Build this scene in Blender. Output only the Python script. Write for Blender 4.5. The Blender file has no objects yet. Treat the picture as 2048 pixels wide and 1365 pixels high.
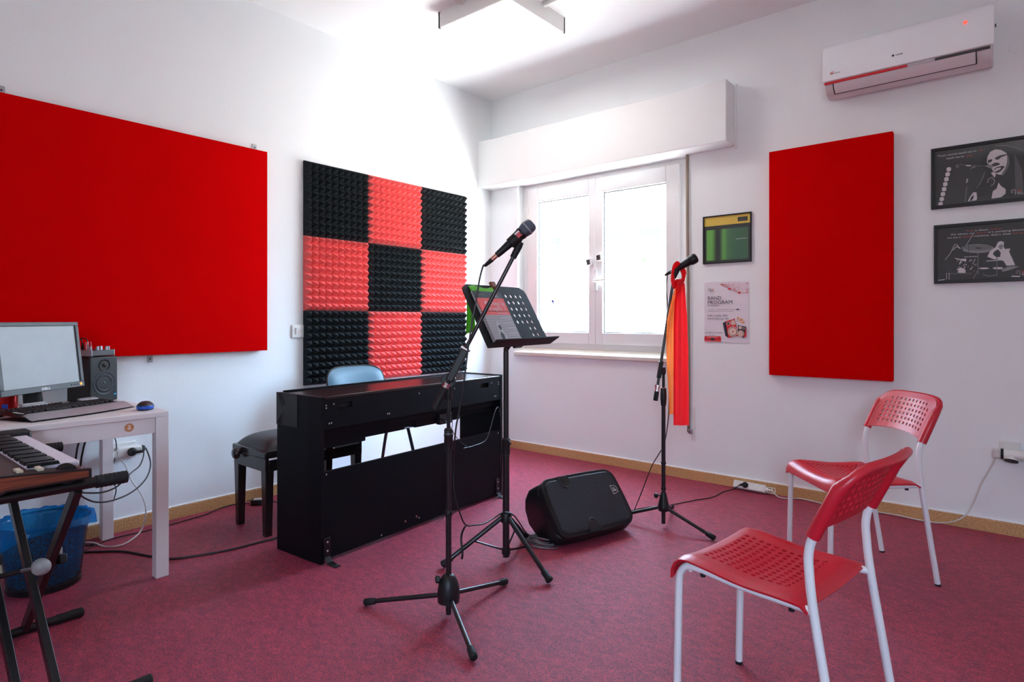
import bpy, bmesh, math, random
from mathutils import Vector, Matrix
random.seed(4)
S = bpy.context.scene
COL = S.collection
PI = math.pi
V = Vector

# ------------------------------------------------------------------ materials
def lin(c):
    return tuple((x / 12.92 if x <= .04045 else ((x + .055) / 1.055) ** 2.4) for x in c)
def hx(h):
    return lin(tuple(int(h[i:i + 2], 16) / 255 for i in (0, 2, 4))) + (1,)
M = {}
def mat(name, col, rough=.5, metal=0, spec=.5, bump=0, bscale=200, vary=0, vscale=8, sheen=0, trans=0, emit=None, estr=0, coat=0, sss=0):
    m = bpy.data.materials.new(name); m.use_nodes = True
    nt = m.node_tree; b = nt.nodes['Principled BSDF']
    c = hx(col) if isinstance(col, str) else col
    b.inputs['Base Color'].default_value = c
    b.inputs['Roughness'].default_value = rough
    b.inputs['Metallic'].default_value = metal
    b.inputs['Specular IOR Level'].default_value = spec
    b.inputs['Coat Weight'].default_value = coat
    b.inputs['Sheen Weight'].default_value = sheen
    b.inputs['Transmission Weight'].default_value = trans
    if emit:
        b.inputs['Emission Color'].default_value = hx(emit); b.inputs['Emission Strength'].default_value = estr
    tc = nt.nodes.new('ShaderNodeTexCoord')
    if bump:
        n = nt.nodes.new('ShaderNodeTexNoise'); n.inputs['Scale'].default_value = bscale; n.inputs['Detail'].default_value = 4
        nt.links.new(tc.outputs['Object'], n.inputs['Vector'])
        bp = nt.nodes.new('ShaderNodeBump'); bp.inputs['Strength'].default_value = bump; bp.inputs['Distance'].default_value = .002
        nt.links.new(n.outputs['Fac'], bp.inputs['Height']); nt.links.new(bp.outputs['Normal'], b.inputs['Normal'])
    if vary:
        n = nt.nodes.new('ShaderNodeTexNoise'); n.inputs['Scale'].default_value = vscale; n.inputs['Detail'].default_value = 6
        nt.links.new(tc.outputs['Object'], n.inputs['Vector'])
        mx = nt.nodes.new('ShaderNodeMix'); mx.data_type = 'RGBA'
        mx.inputs['A'].default_value = tuple(x * (1 - vary) for x in c[:3]) + (1,)
        mx.inputs['B'].default_value = tuple(min(1, x * (1 + vary)) for x in c[:3]) + (1,)
        nt.links.new(n.outputs['Fac'], mx.inputs['Factor']); nt.links.new(mx.outputs['Result'], b.inputs['Base Color'])
    M[name] = m
    return m

mat('wall_paint', (.845, .875, .882, 1), .75, bump=.25, bscale=90, vary=.02, vscale=3)
mat('ceiling_paint', (.86, .885, .89, 1), .8, bump=.15, bscale=60)
mat('white_plastic', (.78, .78, .77, 1), .35)
mat('white_frame', (.80, .80, .80, 1), .3)
mat('box_paint', (.83, .85, .85, 1), .5, bump=.08, bscale=40)
mat('cream_stone', (.72, .68, .60, 1), .45, vary=.12, vscale=20)
mat('red_fabric', (.60, .0, .001, 1), .9, spec=.02, bump=.2, bscale=900, vary=.06, vscale=4)
mat('foam_dark', (.022, .027, .03, 1), .95, spec=.1, bump=.3, bscale=500)
mat('foam_red', (.80, .14, .135, 1), .9, spec=.12, bump=.3, bscale=500)
mat('black_wood', (.0035, .0042, .006, 1), .5, spec=.14, bump=.06, bscale=120)
mat('black_lacquer', (.016, .011, .011, 1), .22, spec=.6, bump=.04, bscale=60)
mat('black_plastic', (.009, .0092, .0105, 1), .42, spec=.4, bump=.08, bscale=500)
mat('black_metal', (.007, .007, .008, 1), .32, spec=.45)
mat('black_rubber', (.010, .010, .011, 1), .6, spec=.35)
mat('black_leather', (.012, .012, .014, 1), .42, bump=.12, bscale=260)
mat('blue_vinyl', (.055, .12, .165, 1), .45, spec=.4, bump=.1, bscale=400, sheen=.2)
mat('dark_grey', (.05, .052, .055, 1), .45)
mat('grey_metal', (.35, .35, .36, 1), .35, metal=1)
mat('chrome', (.75, .75, .76, 1), .15, metal=1)
mat('steel', (.5, .52, .54, 1), .35, metal=1)
mat('white_steel', (.80, .81, .83, 1), .32, spec=.5)
mat('chair_red', (.56, .012, .028, 1), .34, spec=.5, bump=.05, bscale=300)
mat('table_white', (.80, .755, .75, 1), .35, spec=.45)
mat('orange_sticker', (.55, .22, .08, 1), .6, vary=.5, vscale=120)
mat('screen', (.27, .29, .30, 1), .42, spec=.5, vary=.10, vscale=14)
mat('monitor_shell', (.055, .062, .066, 1), .5, bump=.1, bscale=600)
mat('silver_plastic', (.36, .36, .38, 1), .35, metal=.3)
mat('mouse_blue', (.006, .07, .45, 1), .3)
mat('mouse_black', (.02, .017, .022, 1), .5)
mat('can_red', (.45, .01, .012, 1), .22, metal=.5)
mat('speaker_cone', (.045, .055, .07, 1), .35)
mat('white_keys', (.74, .66, .74, 1), .35)
mat('black_keys', (.008, .008, .009, 1), .3)
mat('cream_button', (.62, .56, .42, 1), .4)
mat('brown_panel', (.045, .034, .03, 1), .45)
mat('pole_black', (.010, .010, .012, 1), .28, spec=.6)
mat('mesh_blue', (.10, .14, .22, 1), .4, metal=.7)
mat('mic_grille', (.10, .125, .165, 1), .42, metal=.5, bump=.8, bscale=700)
mat('copper', (.42, .18, .14, 1), .3, metal=.7)
mat('red_label', (.55, .03, .05, 1), .5)
mat('white_label', (.72, .70, .70, 1), .5)
mat('green_cloth', (.14, .50, .05, 1), .8)
mat('brown_clip', (.22, .06, .02, 1), .5)
mat('desk_black', (.014, .018, .019, 1), .6, spec=.3, bump=.05, bscale=300)
mat('page', (.75, .73, .70, 1), .7)
mat('cable_black', (.012, .012, .013, 1), .45)
mat('cable_grey', (.13, .13, .14, 1), .4)
mat('cable_white', (.62, .60, .56, 1), .45)
mat('socket_white', (.74, .73, .70, 1), .35)
mat('strap_tan', (.27, .215, .165, 1), .8, bump=.2, bscale=400)
mat('paper', (.76, .72, .77, 1), .6)
mat('ink_navy', (.02, .025, .05, 1), .6)
mat('ink_red', (.62, .02, .03, 1), .55)
mat('ink_orange', (.75, .30, .06, 1), .6)
mat('ink_cream', (.78, .55, .46, 1), .6)
mat('ink_black', (.012, .012, .012, 1), .5)
mat('ink_grey', (.16, .16, .165, 1), .5)
mat('ink_midgrey', (.30, .29, .30, 1), .5)
mat('ink_pale', (.80, .74, .76, 1), .5)
mat('ink_charcoal', (.035, .036, .038, 1), .5)
mat('ink_dimred', (.58, .07, .06, 1), .5)
mat('cover_red', (.90, .10, .09, 1), .5)
mat('cover_grey', (.46, .43, .45, 1), .5)
mat('ink_yellow', (.95, .68, .10, 1), .5)
mat('ink_darkgrey', (.035, .04, .042, 1), .5)
mat('ink_maroon', (.05, .012, .008, 1), .5)
mat('knob_grey', (.30, .29, .285, 1), .45)
mat('pale_grey', (.55, .55, .57, 1), .5)
mat('ac_white', (.93, .95, .97, 1), .18, spec=.5)
mat('ac_body', (.72, .68, .70, 1), .4)
mat('led_red', (.8, .05, .03, 1), .4, emit='ff5040', estr=1.2)
mat('led_orange', (.8, .3, .03, 1), .4, emit='ff8a20', estr=1.1)
mat('led_blue', (.02, .2, .3, 1), .4, emit='1080a0', estr=.4)
mat('lamp_frame', (.80, .80, .78, 1), .4)
mat('lamp_diffuser', (.88, .88, .86, 1), .5, emit='fffaf4', estr=13)
mat('leaf', (.055, .075, .04, 1), 1, spec=0)
mat('rail_metal', (.050, .054, .058, 1), 1, spec=0)
mat('terrace', (.75, .74, .72, 1), .8)
mat('earth', (.5, .47, .42, 1), .9)

# picture glass: thin clear sheet
def glassy(name, tint, refl):
    m = bpy.data.materials.new(name); m.use_nodes = True; nt = m.node_tree; nt.nodes.clear()
    o = nt.nodes.new('ShaderNodeOutputMaterial'); t = nt.nodes.new('ShaderNodeBsdfTransparent'); g = nt.nodes.new('ShaderNodeBsdfGlossy')
    t.inputs['Color'].default_value = tint; g.inputs['Roughness'].default_value = .03
    lw = nt.nodes.new('ShaderNodeLayerWeight'); lw.inputs['Blend'].default_value = .5
    pw = nt.nodes.new('ShaderNodeMath'); pw.operation = 'POWER'; pw.inputs[1].default_value = 5; nt.links.new(lw.outputs['Facing'], pw.inputs[0])
    fr = nt.nodes.new('ShaderNodeMath'); fr.operation = 'MULTIPLY_ADD'; fr.inputs[1].default_value = .9 * refl; fr.inputs[2].default_value = .045 * refl; nt.links.new(pw.outputs[0], fr.inputs[0])
    mx = nt.nodes.new('ShaderNodeMixShader')
    nt.links.new(fr.outputs[0], mx.inputs[0]); nt.links.new(t.outputs[0], mx.inputs[1]); nt.links.new(g.outputs[0], mx.inputs[2]); nt.links.new(mx.outputs[0], o.inputs[0])
    M[name] = m
glassy('window_glass', (.97, .985, .985, 1), .8)
glassy('picture_glass', (.95, .95, .95, 1), .6)

def translucent(name, col, tcol, fac, rough=.8, alpha=1):
    m = bpy.data.materials.new(name); m.use_nodes = True; nt = m.node_tree; nt.nodes.clear()
    o = nt.nodes.new('ShaderNodeOutputMaterial'); d = nt.nodes.new('ShaderNodeBsdfPrincipled'); t = nt.nodes.new('ShaderNodeBsdfTranslucent')
    d.inputs['Base Color'].default_value = col; d.inputs['Roughness'].default_value = rough; t.inputs['Color'].default_value = tcol
    mx = nt.nodes.new('ShaderNodeMixShader'); mx.inputs[0].default_value = fac
    nt.links.new(d.outputs[0], mx.inputs[1]); nt.links.new(t.outputs[0], mx.inputs[2])
    last = mx
    if alpha < 1:
        tr = nt.nodes.new('ShaderNodeBsdfTransparent'); m2 = nt.nodes.new('ShaderNodeMixShader'); m2.inputs[0].default_value = alpha
        tr.inputs['Color'].default_value = tcol
        nt.links.new(tr.outputs[0], m2.inputs[1]); nt.links.new(mx.outputs[0], m2.inputs[2]); last = m2
    nt.links.new(last.outputs[0], o.inputs[0]); M[name] = m
translucent('scarf_silk', (.75, .006, .014, 1), (.95, .016, .02, 1), .5, .5)
translucent('scarf_orange', (.90, .20, .06, 1), (1, .25, .06, 1), .6, .5)
translucent('bag_blue', (.015, .26, .58, 1), (.10, .55, .95, 1), .4, .22, .5)
translucent('green_cloth_thin', (.16, .55, .05, 1), (.3, .8, .08, 1), .5, .7)

# wire mesh of the bin (procedural holes)
m = bpy.data.materials.new('bin_mesh'); m.use_nodes = True; nt = m.node_tree; b = nt.nodes['Principled BSDF']
b.inputs['Base Color'].default_value = (.012, .014, .018, 1); b.inputs['Roughness'].default_value = .45
tc = nt.nodes.new('ShaderNodeTexCoord'); mp = nt.nodes.new('ShaderNodeMapping'); mp.inputs['Rotation'].default_value = (0, 0, 0)
vo = nt.nodes.new('ShaderNodeTexVoronoi'); vo.inputs['Scale'].default_value = 260
mt = nt.nodes.new('ShaderNodeMath'); mt.operation = 'LESS_THAN'; mt.inputs[1].default_value = .5
tr = nt.nodes.new('ShaderNodeBsdfTransparent'); mx = nt.nodes.new('ShaderNodeMixShader')
nt.links.new(tc.outputs['Object'], mp.inputs['Vector']); nt.links.new(mp.outputs[0], vo.inputs['Vector'])
nt.links.new(vo.outputs['Distance'], mt.inputs[0]); nt.links.new(mt.outputs[0], mx.inputs[0])
nt.links.new(b.outputs[0], mx.inputs[1]); nt.links.new(tr.outputs[0], mx.inputs[2])
nt.links.new(mx.outputs[0], nt.nodes['Material Output'].inputs[0]); M['bin_mesh'] = m

# carpet: short heathered pile
m = bpy.data.materials.new('carpet'); m.use_nodes = True; nt = m.node_tree; b = nt.nodes['Principled BSDF']
tc = nt.nodes.new('ShaderNodeTexCoord')
mp = nt.nodes.new('ShaderNodeMapping'); mp.inputs['Scale'].default_value = (1, 1.7, 1); mp.inputs['Rotation'].default_value = (0, 0, .5)
nt.links.new(tc.outputs['Object'], mp.inputs['Vector'])
n1 = nt.nodes.new('ShaderNodeTexNoise'); n1.inputs['Scale'].default_value = 215; n1.inputs['Detail'].default_value = 8; n1.inputs['Roughness'].default_value = .75
nt.links.new(mp.outputs[0], n1.inputs['Vector'])
cr = nt.nodes.new('ShaderNodeValToRGB'); e = cr.color_ramp.elements
e[0].position = .40; e[0].color = (.062, .030, .085, 1); e[1].position = .60; e[1].color = (.74, .070, .100, 1)
k = e.new(.49); k.color = (.33, .032, .066, 1)
nt.links.new(n1.outputs['Fac'], cr.inputs[0])
n2 = nt.nodes.new('ShaderNodeTexNoise'); n2.inputs['Scale'].default_value = 22; n2.inputs['Detail'].default_value = 5
nt.links.new(mp.outputs[0], n2.inputs['Vector'])
mx = nt.nodes.new('ShaderNodeMix'); mx.data_type = 'RGBA'; mx.blend_type = 'MULTIPLY'; mx.inputs['Factor'].default_value = .5
c2 = nt.nodes.new('ShaderNodeValToRGB'); c2.color_ramp.elements[0].position = .35; c2.color_ramp.elements[0].color = (.42, .46, .58, 1); c2.color_ramp.elements[1].position = .65
nt.links.new(n2.outputs['Fac'], c2.inputs[0]); nt.links.new(cr.outputs[0], mx.inputs['A']); nt.links.new(c2.outputs[0], mx.inputs['B'])
nt.links.new(mx.outputs['Result'], b.inputs['Base Color'])
b.inputs['Roughness'].default_value = .50; b.inputs['Specular IOR Level'].default_value = .34; b.inputs['Sheen Weight'].default_value = .03
b.inputs['Sheen Tint'].default_value = (.8, .65, .85, 1)
n3 = nt.nodes.new('ShaderNodeTexNoise'); n3.inputs['Scale'].default_value = 420; n3.inputs['Detail'].default_value = 3
nt.links.new(tc.outputs['Object'], n3.inputs['Vector'])
bp = nt.nodes.new('ShaderNodeBump'); bp.inputs['Strength'].default_value = .6; bp.inputs['Distance'].default_value = .004
nt.links.new(n3.outputs['Fac'], bp.inputs['Height']); nt.links.new(bp.outputs[0], b.inputs['Normal']); M['carpet'] = m

# speckled stone skirting
m = bpy.data.materials.new('terrazzo'); m.use_nodes = True; nt = m.node_tree; b = nt.nodes['Principled BSDF']
tc = nt.nodes.new('ShaderNodeTexCoord'); n1 = nt.nodes.new('ShaderNodeTexNoise'); n1.inputs['Scale'].default_value = 160; n1.inputs['Detail'].default_value = 6
nt.links.new(tc.outputs['Object'], n1.inputs['Vector']); cr = nt.nodes.new('ShaderNodeValToRGB'); e = cr.color_ramp.elements
e[0].position = .35; e[0].color = (.42, .215, .085, 1); e[1].position = .66; e[1].color = (.75, .45, .20, 1)
k = e.new(.74); k.color = (.75, .62, .45, 1)
nt.links.new(n1.outputs['Fac'], cr.inputs[0]); nt.links.new(cr.outputs[0], b.inputs['Base Color']); b.inputs['Roughness'].default_value = .5; M['terrazzo'] = m

# wood-effect cheek
m = bpy.data.materials.new('cheek_wood'); m.use_nodes = True; nt = m.node_tree; b = nt.nodes['Principled BSDF']
tc = nt.nodes.new('ShaderNodeTexCoord'); mp = nt.nodes.new('ShaderNodeMapping'); mp.inputs['Scale'].default_value = (3, 3, 60)
n1 = nt.nodes.new('ShaderNodeTexNoise'); n1.inputs['Scale'].default_value = 2.2; n1.inputs['Detail'].default_value = 5
nt.links.new(tc.outputs['Object'], mp.inputs[0]); nt.links.new(mp.outputs[0], n1.inputs['Vector'])
cr = nt.nodes.new('ShaderNodeValToRGB'); e = cr.color_ramp.elements
e[0].position = .35; e[0].color = (.10, .022, .010, 1); e[1].position = .65; e[1].color = (.26, .062, .024, 1)
nt.links.new(n1.outputs['Fac'], cr.inputs[0]); nt.links.new(cr.outputs[0], b.inputs['Base Color']); b.inputs['Roughness'].default_value = .4; M['cheek_wood'] = m

# black perforated grille cloth
m = bpy.data.materials.new('grille'); m.use_nodes = True; nt = m.node_tree; b = nt.nodes['Principled BSDF']
b.inputs['Base Color'].default_value = (.035, .042, .052, 1); b.inputs['Roughness'].default_value = .36; b.inputs['Metallic'].default_value = .5
tc = nt.nodes.new('ShaderNodeTexCoord'); wv = nt.nodes.new('ShaderNodeTexVoronoi'); wv.inputs['Scale'].default_value = 160
nt.links.new(tc.outputs['Object'], wv.inputs['Vector'])
bp = nt.nodes.new('ShaderNodeBump'); bp.inputs['Strength'].default_value = .5; bp.inputs['Distance'].default_value = .003
nt.links.new(wv.outputs['Distance'], bp.inputs['Height']); nt.links.new(bp.outputs[0], b.inputs['Normal']); M['grille'] = m

# blurred green photograph print: vertical soft bands across the sheet
m = bpy.data.materials.new('green_print'); m.use_nodes = True; nt = m.node_tree; b = nt.nodes['Principled BSDF']
tc = nt.nodes.new('ShaderNodeTexCoord'); sp = nt.nodes.new('ShaderNodeSeparateXYZ'); nt.links.new(tc.outputs['Generated'], sp.inputs[0])
cr = nt.nodes.new('ShaderNodeValToRGB'); e = cr.color_ramp.elements
e[0].position = 0; e[0].color = (.18, .55, .10, 1); e[1].position = 1; e[1].color = (.06, .18, .09, 1)
for p, c in ((.13, (.20, .58, .11, 1)), (.24, (.03, .05, .04, 1)), (.33, (.03, .05, .045, 1)), (.42, (.17, .52, .10, 1)), (.52, (.08, .25, .10, 1)), (.66, (.06, .19, .10, 1))):
    k = e.new(p); k.color = c
nt.links.new(sp.outputs['X'], cr.inputs[0]); nt.links.new(cr.outputs[0], b.inputs['Base Color']); b.inputs['Roughness'].default_value = .5; M['green_print'] = m

# ------------------------------------------------------------------ mesh builder
ORG = {}
class MB:
    def __init__(s): s.v = []; s.f = []; s.m = []
    def add(s, vs, fs, m=0):
        o = len(s.v); s.v += [V(x) for x in vs]; s.f += [tuple(i + o for i in f) for f in fs]; s.m += [m] * len(fs); return s
    def box(s, x0, x1, y0, y1, z0, z1, m=0):
        vs = [(x, y, z) for x in (x0, x1) for y in (y0, y1) for z in (z0, z1)]
        return s.add(vs, [(0, 1, 3, 2), (4, 6, 7, 5), (0, 4, 5, 1), (2, 3, 7, 6), (0, 2, 6, 4), (1, 5, 7, 3)], m)
    def obox(s, c, a, b, d, m=0):   # centre and three half axes
        c, a, b, d = V(c), V(a), V(b), V(d)
        vs = [c + a * i + b * j + d * k for i in (-1, 1) for j in (-1, 1) for k in (-1, 1)]
        return s.add(vs, [(0, 1, 3, 2), (4, 6, 7, 5), (0, 4, 5, 1), (2, 3, 7, 6), (0, 2, 6, 4), (1, 5, 7, 3)], m)
    def tube(s, pts, r, n=10, m=0, cap=True, up=None, flat=1.0):
        pts = [V(p) for p in pts]; k = len(pts)
        rs = r if isinstance(r, (list, tuple)) else [r] * k
        T = []
        for i in range(k):
            a = pts[max(i - 1, 0)]; b = pts[min(i + 1, k - 1)]; T.append((b - a).normalized())
        u = V(up) if up else (V((0, 0, 1)) if abs(T[0].z) < .9 else V((1, 0, 0)))
        o = len(s.v)
        for i in range(k):
            u = (u - T[i] * u.dot(T[i]))
            if u.length < 1e-6: u = T[i].orthogonal()
            u.normalize(); w = T[i].cross(u)
            for j in range(n):
                t = 2 * PI * j / n; s.v.append(pts[i] + (u * math.cos(t) * flat + w * math.sin(t)) * rs[i])
        for i in range(k - 1):
            for j in range(n):
                a = o + i * n + j; b = o + i * n + (j + 1) % n
                s.f.append((a, b, b + n, a + n)); s.m.append(m)
        if cap:
            s.f.append(tuple(o + j for j in range(n))[::-1]); s.m.append(m)
            s.f.append(tuple(o + (k - 1) * n + j for j in range(n))); s.m.append(m)
        return s
    def cyl(s, p, q, r, r2=None, n=16, m=0): return s.tube([p, q], [r, r if r2 is None else r2], n, m)
    def lathe(s, prof, o, ax=(0, 0, 1), n=24, m=0, cap=True):
        ax = V(ax).normalized(); u = ax.orthogonal().normalized(); w = ax.cross(u); b = len(s.v); o = V(o)
        for r, h in prof:
            for j in range(n):
                t = 2 * PI * j / n; s.v.append(o + ax * h + (u * math.cos(t) + w * math.sin(t)) * r)
        for i in range(len(prof) - 1):
            for j in range(n):
                a = b + i * n + j; c = b + i * n + (j + 1) % n
                s.f.append((a, c, c + n, a + n)); s.m.append(m)
        if cap:
            if prof[0][0] > 1e-5: s.f.append(tuple(b + j for j in range(n))[::-1]); s.m.append(m)
            if prof[-1][0] > 1e-5: s.f.append(tuple(b + (len(prof) - 1) * n + j for j in range(n))); s.m.append(m)
        return s
    def prism(s, poly, o, u, w, d, m=0):   # poly in (u,w), extruded along d
        o, u, w, d = V(o), V(u), V(w), V(d); n = len(poly)
        a = [o + u * x + w * y for x, y in poly]
        return s.add(a + [p + d for p in a], [tuple(range(n))[::-1], tuple(range(n, 2 * n))] + [(i, (i + 1) % n, (i + 1) % n + n, i + n) for i in range(n)], m)
    def poly(s, pts, m=0): return s.add(pts, [tuple(range(len(pts)))], m)
    def grid(s, fn, nu, nv, m=0, cu=False, cv=False):
        o = len(s.v)
        for i in range(nu):
            for j in range(nv): s.v.append(V(fn(i / (nu - (0 if cu else 1)), j / (nv - (0 if cv else 1)))))
        for i in range(nu if cu else nu - 1):
            for j in range(nv if cv else nv - 1):
                i2 = (i + 1) % nu; j2 = (j + 1) % nv
                s.f.append((o + i * nv + j, o + i2 * nv + j, o + i2 * nv + j2, o + i * nv + j2)); s.m.append(m)
        return s
    def build(s, name, mats, parent=None, bevel=0, seg=2, smooth=35, solid=0, merge=False, subd=0, off=0):
        if isinstance(mats, str): mats = [mats]
        if parent is not None: org = ORG[parent.name]
        else:
            xs = [p.x for p in s.v]; ys = [p.y for p in s.v]; zs = [p.z for p in s.v]
            org = V(((min(xs) + max(xs)) / 2, (min(ys) + max(ys)) / 2, min(zs)))
        me = bpy.data.meshes.new(name); me.from_pydata([p - org for p in s.v], [], s.f)
        for x in mats: me.materials.append(M[x])
        me.polygons.foreach_set('material_index', s.m)
        b = bmesh.new(); b.from_mesh(me)
        if merge: bmesh.ops.remove_doubles(b, verts=b.verts, dist=1e-5)
        if not off: bmesh.ops.recalc_face_normals(b, faces=b.faces)
        b.to_mesh(me); b.free(); me.update()
        if smooth:
            for p in me.polygons: p.use_smooth = True
            me.set_sharp_from_angle(angle=math.radians(smooth))
        o = bpy.data.objects.new(name, me); COL.objects.link(o)
        if parent is not None: o.parent = parent
        else: o.location = org
        ORG[o.name] = org
        if solid:
            md = o.modifiers.new('thick', 'SOLIDIFY'); md.thickness = solid; md.offset = 0
            if merge: md = o.modifiers.new('split', 'EDGE_SPLIT'); md.split_angle = math.radians(45)
        if bevel:
            md = o.modifiers.new('edge', 'BEVEL'); md.width = bevel; md.segments = seg; md.limit_method = 'ANGLE'; md.angle_limit = math.radians(40)
        if subd:
            md = o.modifiers.new('sub', 'SUBSURF'); md.levels = subd; md.render_levels = subd
        return o

def tag(o, label, cat, group=None, kind=None):
    o['label'] = label; o['category'] = cat
    if group: o['group'] = group
    if kind: o['kind'] = kind
    return o
def thing(name, label, cat, loc, group=None):
    o = bpy.data.objects.new(name, None); COL.objects.link(o); o.location = loc; o.empty_display_size = .05
    ORG[o.name] = V(loc); return tag(o, label, cat, group)
def struct(o): o['kind'] = 'structure'; return o
def spline(pts, k=8):
    P = [V(p) for p in pts]; P = [P[0] * 2 - P[1]] + P + [P[-1] * 2 - P[-2]]; out = []
    for i in range(1, len(P) - 2):
        a, b, c, d = P[i - 1:i + 3]
        for j in range(k):
            t = j / k
            out.append(.5 * ((2 * b) + (c - a) * t + (2 * a - 5 * b + 4 * c - d) * t * t + (3 * b - a - 3 * c + d) * t ** 3))
    out.append(P[-2]); return out
def rrect(w, h, r, n=6):
    p = []
    for cx, cy, a0 in ((w / 2 - r, h / 2 - r, 0), (-w / 2 + r, h / 2 - r, 90), (-w / 2 + r, -h / 2 + r, 180), (w / 2 - r, -h / 2 + r, 270)):
        for i in range(n + 1):
            a = math.radians(a0 + 90 * i / n); p.append((cx + r * math.cos(a), cy + r * math.sin(a)))
    return p
def disc(cx, cy, r, n=20, ry=None): return [(cx + r * math.cos(2 * PI * i / n), cy + (ry or r) * math.sin(2 * PI * i / n)) for i in range(n)]
class Frame2:      # a flat sheet: origin at its top left, right and up directions
    def __init__(s, o, r, u): s.o, s.r, s.u = V(o), V(r).normalized(), V(u).normalized(); s.n = s.r.cross(s.u)
    def __call__(s, x, y, k=0): return s.o + s.r * x - s.u * y + s.n * (.0004 * k)
    def put(s, mb, poly, k, m): mb.poly([s(x, y, k) for x, y in poly], m)
    def line(s, mb, pts, w, k, m):
        for (x0, y0), (x1, y1) in zip(pts, pts[1:]):
            L = math.hypot(x1 - x0, y1 - y0) or 1; nx, ny = -(y1 - y0) / L * w / 2, (x1 - x0) / L * w / 2
            s.put(mb, [(x0 + nx, y0 + ny), (x1 + nx, y1 + ny), (x1 - nx, y1 - ny), (x0 - nx, y0 - ny)], k, m)
def text(mb, fr, s, x, y, h, k, m, width=None, bold=0, align='LEFT', shear=0):
    """letters of cap height h with the left end of the base line at (x, y) of a sheet"""
    cu = bpy.data.curves.new('t', 'FONT'); cu.body = s; cu.size = 1; cu.offset = bold; cu.resolution_u = 2; cu.shear = shear
    ob = bpy.data.objects.new('t', cu); COL.objects.link(ob); bpy.context.view_layer.update()
    me = ob.to_mesh(); vs = [p.co.copy() for p in me.vertices]; fs = [tuple(p.vertices) for p in me.polygons]
    ob.to_mesh_clear(); bpy.data.objects.remove(ob); bpy.data.curves.remove(cu)
    if not vs: return
    x0 = min(p.x for p in vs); x1 = max(p.x for p in vs); sy = h / .72; sx = width / (x1 - x0) if width else sy
    if align == 'CENTER': x -= (x1 - x0) * sx / 2
    if align == 'RIGHT': x -= (x1 - x0) * sx
    mb.add([fr(x + (p.x - x0) * sx, y - p.y * sy, k) for p in vs], fs, m)
# ------------------------------------------------------------------ the room
H = 3.04; XR = 4.9; YB = -5.6
mb = MB().box(-.1, XR + .1, YB - .1, .3, -.1, 0); o = struct(mb.build('floor', 'carpet', smooth=0)); tag(o, 'worn burgundy red heathered carpet covering the whole floor', 'floor', kind='structure')
mb = MB().box(-.1, XR + .1, YB - .1, .3, H, H + .1); struct(mb.build('ceiling', 'ceiling_paint', smooth=0))
mb = MB().box(-.2, 0, YB - .1, .3, 0, H); struct(mb.build('wall_left', 'wall_paint', smooth=0))
mb = MB().box(XR, XR + .2, YB - .1, .3, 0, H); struct(mb.build('wall_right', 'wall_paint', smooth=0))
WX0, WX1, WZ0, WZ1 = .312, 1.823, .80, 2.25
mb = MB().box(0, WX0, 0, .3, 0, H).box(WX1, XR, 0, .3, 0, H).box(WX0, WX1, 0, .3, 0, WZ0).box(WX0, WX1, 0, .3, WZ1, H)
struct(mb.build('wall_back', 'wall_paint', smooth=0))
# wall behind the camera, with a second window added for fill light
AX0, AX1, AZ0, AZ1 = 1.2, 4.2, .9, 2.5
# wall behind the camera, with a narrow window added to brighten the shaded walls
AX0, AX1, AZ0, AZ1 = 4.05, 4.78, 1.1, 2.2
mb = MB().box(0, AX0, YB - .2, YB, 0, H).box(AX1, XR, YB - .2, YB, 0, H).box(AX0, AX1, YB - .2, YB, 0, AZ0).box(AX0, AX1, YB - .2, YB, AZ1, H)
struct(mb.build('wall_front', 'wall_paint', smooth=0))
mb = MB()
for p_, q_ in ((AX0, AX0 + .05), (AX1 - .05, AX1)): mb.box(p_, q_, YB - .12, YB - .06, AZ0, AZ1)
mb.box(AX0, AX1, YB - .12, YB - .06, AZ0, AZ0 + .05).box(AX0, AX1, YB - .12, YB - .06, AZ1 - .05, AZ1)
w2 = struct(mb.build('fill_window', 'white_frame'))
MB().box(AX0 + .04, AX1 - .04, YB - .095, YB - .09, AZ0 + .04, AZ1 - .04).build('pane', 'window_glass', w2, smooth=0)

def skirting(name, p, q, nrm):
    p, q, nrm = V(p), V(q), V(nrm)
    mb = MB(); d = q - p
    mb.prism([(0, .0), (.012, .0), (.012, .062), (.009, .066), (0, .066)], p, nrm, (0, 0, 1), d)
    o = struct(mb.build(name, 'terrazzo', smooth=0))
    e_ = MB().prism([(0, .066), (.0105, .0665), (.0105, .0685), (.004, .0715), (0, .072)], p, nrm, (0, 0, 1), d).build('lit_paint_edge', 'white_frame', o, smooth=0)  # white painted edge, its colour also stands in for the bright highlight
    return o
skirting('baseboard_left', (0, YB, 0), (0, -.012, 0), (1, 0, 0))
skirting('baseboard_back', (0, 0, 0), (XR, 0, 0), (0, -1, 0))

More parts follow.
